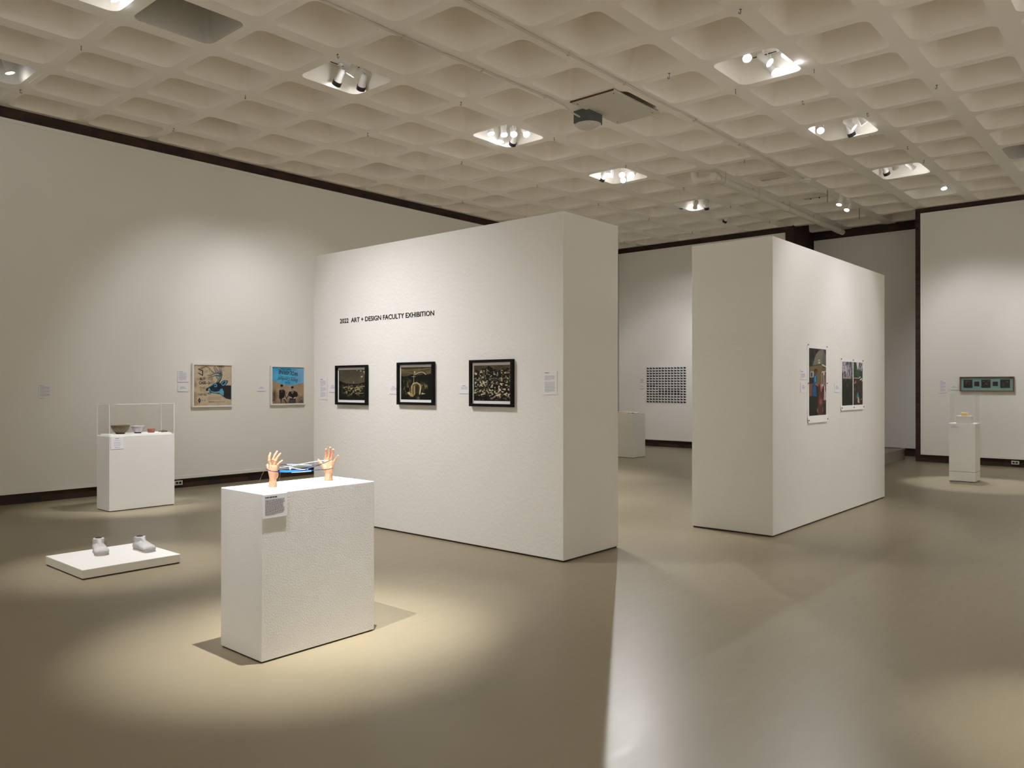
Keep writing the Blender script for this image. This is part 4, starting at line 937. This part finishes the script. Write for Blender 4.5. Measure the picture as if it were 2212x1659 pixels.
hand('wax hand with its back towards the viewer, left one on the foreground pedestal', (2.588, 4.128, HZ), .16, False,
     {'index': (.012, .034, .196), 'middle': (.026, -.008, .206), 'ring': (.034, -.026, .194), 'pinky': (.030, -.048, .155), 'thumb': (.018, .066, .124)}, (.004, .0))
hand('wax hand with its palm towards the viewer, right one on the foreground pedestal', (2.998, 4.148, HZ), .45, True,
     {'index': (.010, .012, .196), 'middle': (.020, -.022, .208), 'ring': (.024, -.046, .196), 'pinky': (.016, -.074, .158), 'thumb': (.026, .056, .128)}, (.002, -.006))

# cat's cradle cords between the hands
t = thing('string_figure', "cat's cradle of navy, bright blue and white cords stretched between the wax hands", 'string', (2.78, 4.13, HZ))
def ray_y(px, py, y):
    """point at depth y on the sight line of a photo pixel: used only to read the cord heights"""
    r = Vector((math.sin(YAW), -math.cos(YAW), 0)); u = Vector((0, 0, 1)); d = fwd + r * ((px - 1106) / F_PX) + (r.cross(fwd)) * (-(py - 829.5) / F_PX)
    k = y / d.y; return Vector((d.x * k, y, H + d.z * k))
def cord(pts, rad, mat, name='cord', label=None):
    P = [ray_y(540 + x / 10.05, 940 + y / 10.05, yy) - Vector((2.78, 4.13, HZ)) for x, y, yy in pts]
    Q = []
    for a, b in zip(P, P[1:]):
        for k in range(4): Q.append(a.lerp(b, k / 4))
    Q.append(P[-1])
    for it in range(2): Q = [Q[0]] + [(Q[k - 1] + Q[k] * 2 + Q[k + 1]) / 4 for k in range(1, len(Q) - 1)] + [Q[-1]]
    bm = bmesh.new(); tube(bm, Q, rad, 8); o = obj(name, bm, mat, t, smooth=True)
    if label: o['label'] = label
YF, YB, YM = 4.094, 4.165, 4.13
cord([(352, 735, 4.150), (395, 762, 4.115), (470, 782, 4.088), (560, 795, 4.085), (625, 796, 4.100)], .0023, M['navy'], label='navy cord')
cord([(620, 792, 4.10), (760, 800, 4.10), (950, 795, 4.10), (1180, 785, 4.10), (1330, 768, 4.10)], .0027, M['blue'], label='bright blue cord')
cord([(1330, 768, 4.10), (1500, 755, 4.095), (1640, 748, 4.093), (1740, 733, 4.10), (1800, 712, 4.115)], .0022, M['navy'], label='navy cord')
cord([(440, 622, 4.16), (540, 632, 4.15), (670, 636, 4.14), (800, 640, 4.14)], .0021, M['navy'], label='navy cord')
cord([(800, 640, 4.14), (1000, 642, 4.14), (1200, 650, 4.14), (1340, 655, 4.14)], .0030, M['pale'], label='pale blue cord')
cord([(1340, 655, 4.14), (1480, 650, 4.13), (1600, 610, 4.10), (1755, 538, 4.10)], .0021, M['navy'], label='navy cord')
cord([(640, 700, 4.12), (860, 682, 4.12), (1100, 630, 4.12), (1400, 575, 4.12), (1640, 545, 4.11)], .0018, M['cordwhite'], label='white cord')
cord([(650, 668, 4.13), (760, 692, 4.13), (860, 706, 4.13)], .0020, M['navy'], label='navy cord')
cord([(860, 706, 4.13), (1000, 728, 4.13), (1150, 745, 4.13), (1260, 742, 4.13)], .0022, M['cordwhite'], label='white cord')
cord([(1200, 750, 4.12), (1310, 712, 4.12), (1480, 662, 4.12), (1560, 630, 4.11)], .0021, M['navy'], label='navy cord')
cord([(640, 772, 4.14), (820, 776, 4.14), (1000, 768, 4.14), (1200, 745, 4.14), (1340, 700, 4.14)], .0030, M['blue'], label='bright blue cord')
cord([(640, 752, 4.16), (860, 745, 4.16), (1100, 752, 4.16), (1340, 762, 4.16), (1510, 750, 4.15)], .0019, M['navy'], label='navy cord')
cord([(900, 812, 4.085), (1150, 800, 4.085), (1330, 782, 4.085)], .0016, M['pale'], label='pale blue cord')
cord([(850, 690, 4.12), (870, 760, 4.115), (895, 700, 4.12), (950, 712, 4.12)], .0026, M['cordwhite'], 'knot_end', 'white knot end')
cord([(190, 1035, 4.30), (285, 805, 4.17), (352, 735, 4.15)], .0004, M['thread'], 'thread'); cord([(640, 980, 4.25), (660, 800, 4.11)], .0004, M['thread'], 'thread')

# plaster shoes on the low plinth
def shoe(label, loc, rot, seed, tall):
    t = thing('plaster_shoe', label, 'shoe', loc, 'white plaster shoes on the low plinth'); t.rotation_euler = (0, 0, rot); t.scale = (1.30, .98, 1.12)
    bm = bmesh.new(); r = random.Random(seed)
    # local: toe towards +y, length .25
    secs = [(-.125, .018, .035), (-.118, .030, .060), (-.095, .035, .075), (-.05, .036, .080), (0, .038, .072), (.04, .043, .060), (.08, .046, .050), (.105, .042, .044), (.122, .028, .034), (.128, .012, .022)]
    R = []
    for y, w, hh in secs:
        row = []
        for k in range(20):
            a = 2 * PI * k / 20; x = w * math.cos(a); z = .006 + hh / 2 + hh / 2 * math.sin(a) * (1 if math.sin(a) > 0 else .98)
            if math.sin(a) < 0: x = w * math.copysign(abs(math.cos(a)) ** .45, math.cos(a))
            row.append(bm.verts.new((x, y, z)))
        R.append(row)
    for a, b in zip(R, R[1:]):
        for k in range(20): bm.faces.new((a[k], a[(k + 1) % 20], b[(k + 1) % 20], b[k]))
    bm.faces.new(R[0][::-1]); bm.faces.new(R[-1]); bmesh.ops.recalc_face_normals(bm, faces=bm.faces[:])
    elliptic_loft(bm, [(0, -.062, .03, .033, .058), (0, -.058, .07, .032, .056), (0, -.058, .095, .033, .050), (0, -.060, tall, .034, .046)])
    bm2 = bmesh.new()
    limb(bm, [(0, -.02, .094), (0, .035, .062)], [.016, .010])
    for k in range(4): y = -.005 + .016 * k; limb(bm, [(-.026, y, .068 - .2 * y), (0, y + .004, .082 - .35 * y), (.026, y, .068 - .2 * y)], [.003, .004, .003])
    for k in range(4): z = .060 + .012 * k; limb(bm, [(-.034, -.085, z), (-.0, -.118, z), (.034, -.085, z)], [.004, .004, .004])
    limb(bm, [(-.044, .055, .03), (-.02, .045, .062), (.02, .045, .062), (.044, .055, .03)], [.003, .004, .004, .003])
    organic('upper', bm, .0032, M['plaster'], t, 3, .4)
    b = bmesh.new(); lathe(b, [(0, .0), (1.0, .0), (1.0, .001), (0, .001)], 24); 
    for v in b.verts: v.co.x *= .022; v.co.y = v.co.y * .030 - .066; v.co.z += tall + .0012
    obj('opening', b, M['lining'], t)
    b = bmesh.new(); pts = [(x * .95, y * .985) for y, x in [(s[0], s[1]) for s in secs]]; L = [b.verts.new((-x, y, 0)) for x, y in pts]; Rr = [b.verts.new((x, y, 0)) for x, y in pts]
    f = b.faces.new(L + Rr[::-1]); ex = bmesh.ops.extrude_face_region(b, geom=[f]); bmesh.ops.translate(b, vec=(0, 0, .011), verts=[v for v in ex['geom'] if isinstance(v, bmesh.types.BMVert)])
    obj('sole', b, M['sole'], t)
    return t
shoe('white plaster shoe standing with its toe towards the camera, left on the plinth', (2.812, 7.185, .0785), PI - .20, 1, .112)
shoe('white plaster shoe turned with its toe to the right, right on the plinth', (3.115, 7.02, .0785), PI + .10, 2, .106)

# ---------------------------------------------------------------- ceiling equipment
t = thing('ceiling_board', 'pale square board screwed over a coffer beside the grey box', 'board', (8.485, 5.625, ZC - .030))
box('panel', -.535, .535, -.322, .322, 0, .020, M['fiberboard'], t); box('raw_edge', -.539, -.5345, -.326, .326, -.001, .0205, M['boardedge'], t)
for x in (-.45, .45):
    for y in (-.27, .27): bm = bmesh.new(); sphere(bm, (x, y, -.0005), .009, 1, 1, .5); obj('screw', bm, M['slot'], t, smooth=True)
bm = bmesh.new(); P = [Vector((.10, -.315, .002)), Vector((.20, -.34, -.01))]
for k in range(22): a = PI * .9 - 2 * PI * k / 20; P.append(Vector((.36 + .10 * math.cos(a), -.36 - .02 * math.sin(a * .5), -.045 + .055 * math.sin(a))))
P.append(Vector((.33, -.30, .0)))
tube(bm, P, .005, 8); o = obj('loose_cable', bm, M['conduit'], smooth=True); o.location = (8.50, 5.62, ZC - .030); tag(o, 'loose looped cable hanging at the right edge of the ceiling board', 'cable')
t = thing('ceiling_speaker', 'dark grey metal box with a round clouded dome hung below the ceiling', 'ceiling box', (8.43, 6.02, ZC))
box('housing', -.15, .15, -.125, .125, -.165, -.0, M['steel'], t, bev=.006)
bm = bmesh.new(); lathe(bm, [(.17, -.172), (.165, -.180), (.14, -.200), (.09, -.216), (0, -.222)], 36); lathe(bm, [(0, -.168), (.172, -.168), (.172, -.174), (0, -.174)], 36); obj('dome', bm, M['dome'], t, smooth=50)
def conduit(label, pts, rad, mat=M['conduit'], extra=()):
    o0 = Vector(pts[0]); t = thing('conduit', label, 'conduit', pts[0], 'thin conduits along the ceiling ribs')
    bm = bmesh.new(); tube(bm, [Vector(p) - o0 for p in pts], rad, 10); obj('tube', bm, mat, t, smooth=True)
    for x in extra:
        bm = bmesh.new(); y = np.interp(x, [p[0] for p in pts], [p[1] for p in pts]); add_box(bm, x - o0.x - .012, x - o0.x + .012, y - o0.y - rad * 2.2, y - o0.y + rad * 2.2, -rad * 1.3, rad * 1.25, .002); obj('clip', bm, mat, t)
    return t
ZR = ZC - .014
conduit('thin painted conduit running to the dark grey ceiling box', [(3.4, 6.10, ZR), (5.3, 6.13, ZR), (7.75, 6.07, ZR), (7.98, 6.06, ZR - .012), (8.14, 6.05, ZR - .07), (8.275, 6.04, ZR - .085)], .011, extra=(5.35, 6.5, 7.6))
conduit('longer thin conduit running past the board to the small round detector', [(3.6, 5.115, ZR), (9.05, 5.10, ZR), (9.15, 5.08, ZR), (9.7, 5.10, ZR), (13.55, 5.13, ZR)], .011, extra=(5.0, 6.8, 7.9, 9.6, 11.0, 12.6))
t = thing('smoke_detector', 'small round white detector at the end of the long conduit', 'detector', (13.68, 5.14, ZC))
bm = bmesh.new(); lathe(bm, [(.085, 0), (.085, -.02), (.075, -.03), (0, -.03)], 28); obj('mounting_ring', bm, M['white'], t, smooth=40)
bm = bmesh.new(); lathe(bm, [(.06, -.032), (.065, -.05), (.05, -.062), (0, -.064)], 28); obj('sensor', bm, M['white'], t, smooth=40)
for x, y, s in ((13.15, 5.50, 'nearer'), (15.0, 5.46, 'farther')):
    t = thing('cover_strip', s + ' of the two thin white cover strips under the right-hand ceiling', 'cover strip', (x, y, ZC), 'cover strips under the ceiling')
    box('strip', -.06, .06, -.22, .22, -.03, -.001, M['conduit'], t, bev=.008)
    for q in (-.08, .08): bm = bmesh.new(); lathe(bm, [(.012, -.03), (.012, -.05), (0, -.05)], 12, (0, q, 0)); obj('fastener', bm, M['slot'] if s == 'farther' else M['conduit'], t)
# insulated pipe
t = thing('insulated_pipe', 'thick white wrapped pipe with an elbow running under the ceiling to the alcove', 'pipe', (12.0, 6.0, ZC - .15))
bm = bmesh.new(); tube(bm, [(0, 0, 0), (6.15, 0, 0)], .060, 24); obj('main_run', bm, M['pipe'], t, smooth=60)
bm = bmesh.new(); P = [(0, .0, 0), (0, .28, 0)] + [(0, .28 + .10 * math.sin(a), .10 - .10 * math.cos(a)) for a in [PI / 2 * k / 8 for k in range(1, 9)]] + [(0, .38, .145)]; tube(bm, P, .064, 24); obj('elbow', bm, M['pipe'], t, smooth=60)
bm = bmesh.new(); tube(bm, [(-.085, 0, 0), (.05, 0, 0)], .070, 26); obj('end_cap', bm, M['pipe'], t, smooth=40)
bm = bmesh.new(); tube(bm, [(.09, 0, 0), (.13, 0, 0)], .068, 26); obj('collar', bm, M['pipe'], t, smooth=40)
bm = bmesh.new(); tube(bm, [(6.15, 0, 0), (6.15, .0, -.0), (6.20, .06, 0), (6.20, .80, 0)], .058, 20); obj('branch', bm, M['pipe'], t, smooth=60)
for x in (.25, 1.6, 3.0, 4.6, 5.9):
    bm = bmesh.new(); add_box(bm, x - .012, x + .012, -.066, -.060, -.02, .148); add_box(bm, x - .012, x + .012, .060, .066, -.02, .148)
    tube(bm, [(x, .064 * math.cos(a), .064 * math.sin(a)) for a in [-PI * k / 10 for k in range(11)]], .004, 6); obj('strap', bm, M['conduit'], t)
# hooks under the rib crossings
bm = bmesh.new(); P = [(0, 0, 0), (0, 0, -.028)] + [(.010 - .010 * math.cos(a), 0, -.034 - .010 * math.sin(a)) for a in [PI * k / 8 for k in range(9)]] + [(.02, 0, -.026)]
tube(bm, P, .0035, 6); add_box(bm, -.010, .016, -.004, .004, -.005, 0); hk = obj('ceiling_hook', bm, M['steel']); hm = hk.data; bpy.data.objects.remove(hk)
spots = [(i, j) for i in range(0, 15, 2) for j in (3, 1, -1) if (i, j) not in ((0, -1), (4, 3), (6, 3))] + [(4, -5), (6, -5), (8, -5), (10, -5), (11, -5), (4.96, -3.62), (5.97, -4.0), (6.95, -4.49), (8.93, -4.75), (7.5, -6.0), (9.03, -2.7)]
for n, (i, j) in enumerate(spots):
    o = bpy.data.objects.new('ceiling_hook', hm); COL.objects.link(o); o.location = (GX + i * PX, GY + j * PY, ZC); o.rotation_euler = (0, 0, n * 1.3); o.scale = (.9, .9, 1.0 if j not in (-3.62, -4.0) else 1.5)
    tag(o, 'small dark wire hook hanging from a rib of the waffle ceiling', 'hook', 'wire hooks under the ceiling ribs')
for n, (x, y) in enumerate(((14.682, 5.12), (16.582, 5.15))):
    bm = bmesh.new(); tube(bm, [(0, 0, 0), (0, 0, -.22)], .006, 6); o = obj('hanging_rod', bm, M['steel']); o.location = (x, y, ZC); tag(o, 'thin bare rod hanging from the ceiling near the alcove', 'rod', 'bare rods near the alcove')
# outlets in the brick base
def outlet(face, a, z, plane, label):
    t = thing('outlet', label, 'outlet', mw=wallm(face, a, z, plane), group='outlet boxes in the brick base')
    box('plate', 0, .125, 0, .068, .001, .035, M['outlet'], t, bev=.004)
    for k in (.038, .087):
        bm = bmesh.new(); add_box(bm, k - .018, k + .018, .018, .050, .035, .0365, .0005); obj('socket', bm, M['slot'], t)
outlet('Y', 5.565, .045, YL, 'small outlet box in the brick base just right of the bowls pedestal')
outlet('X', 2.665, .050, XF, 'small double outlet box in the brick base at the far right')
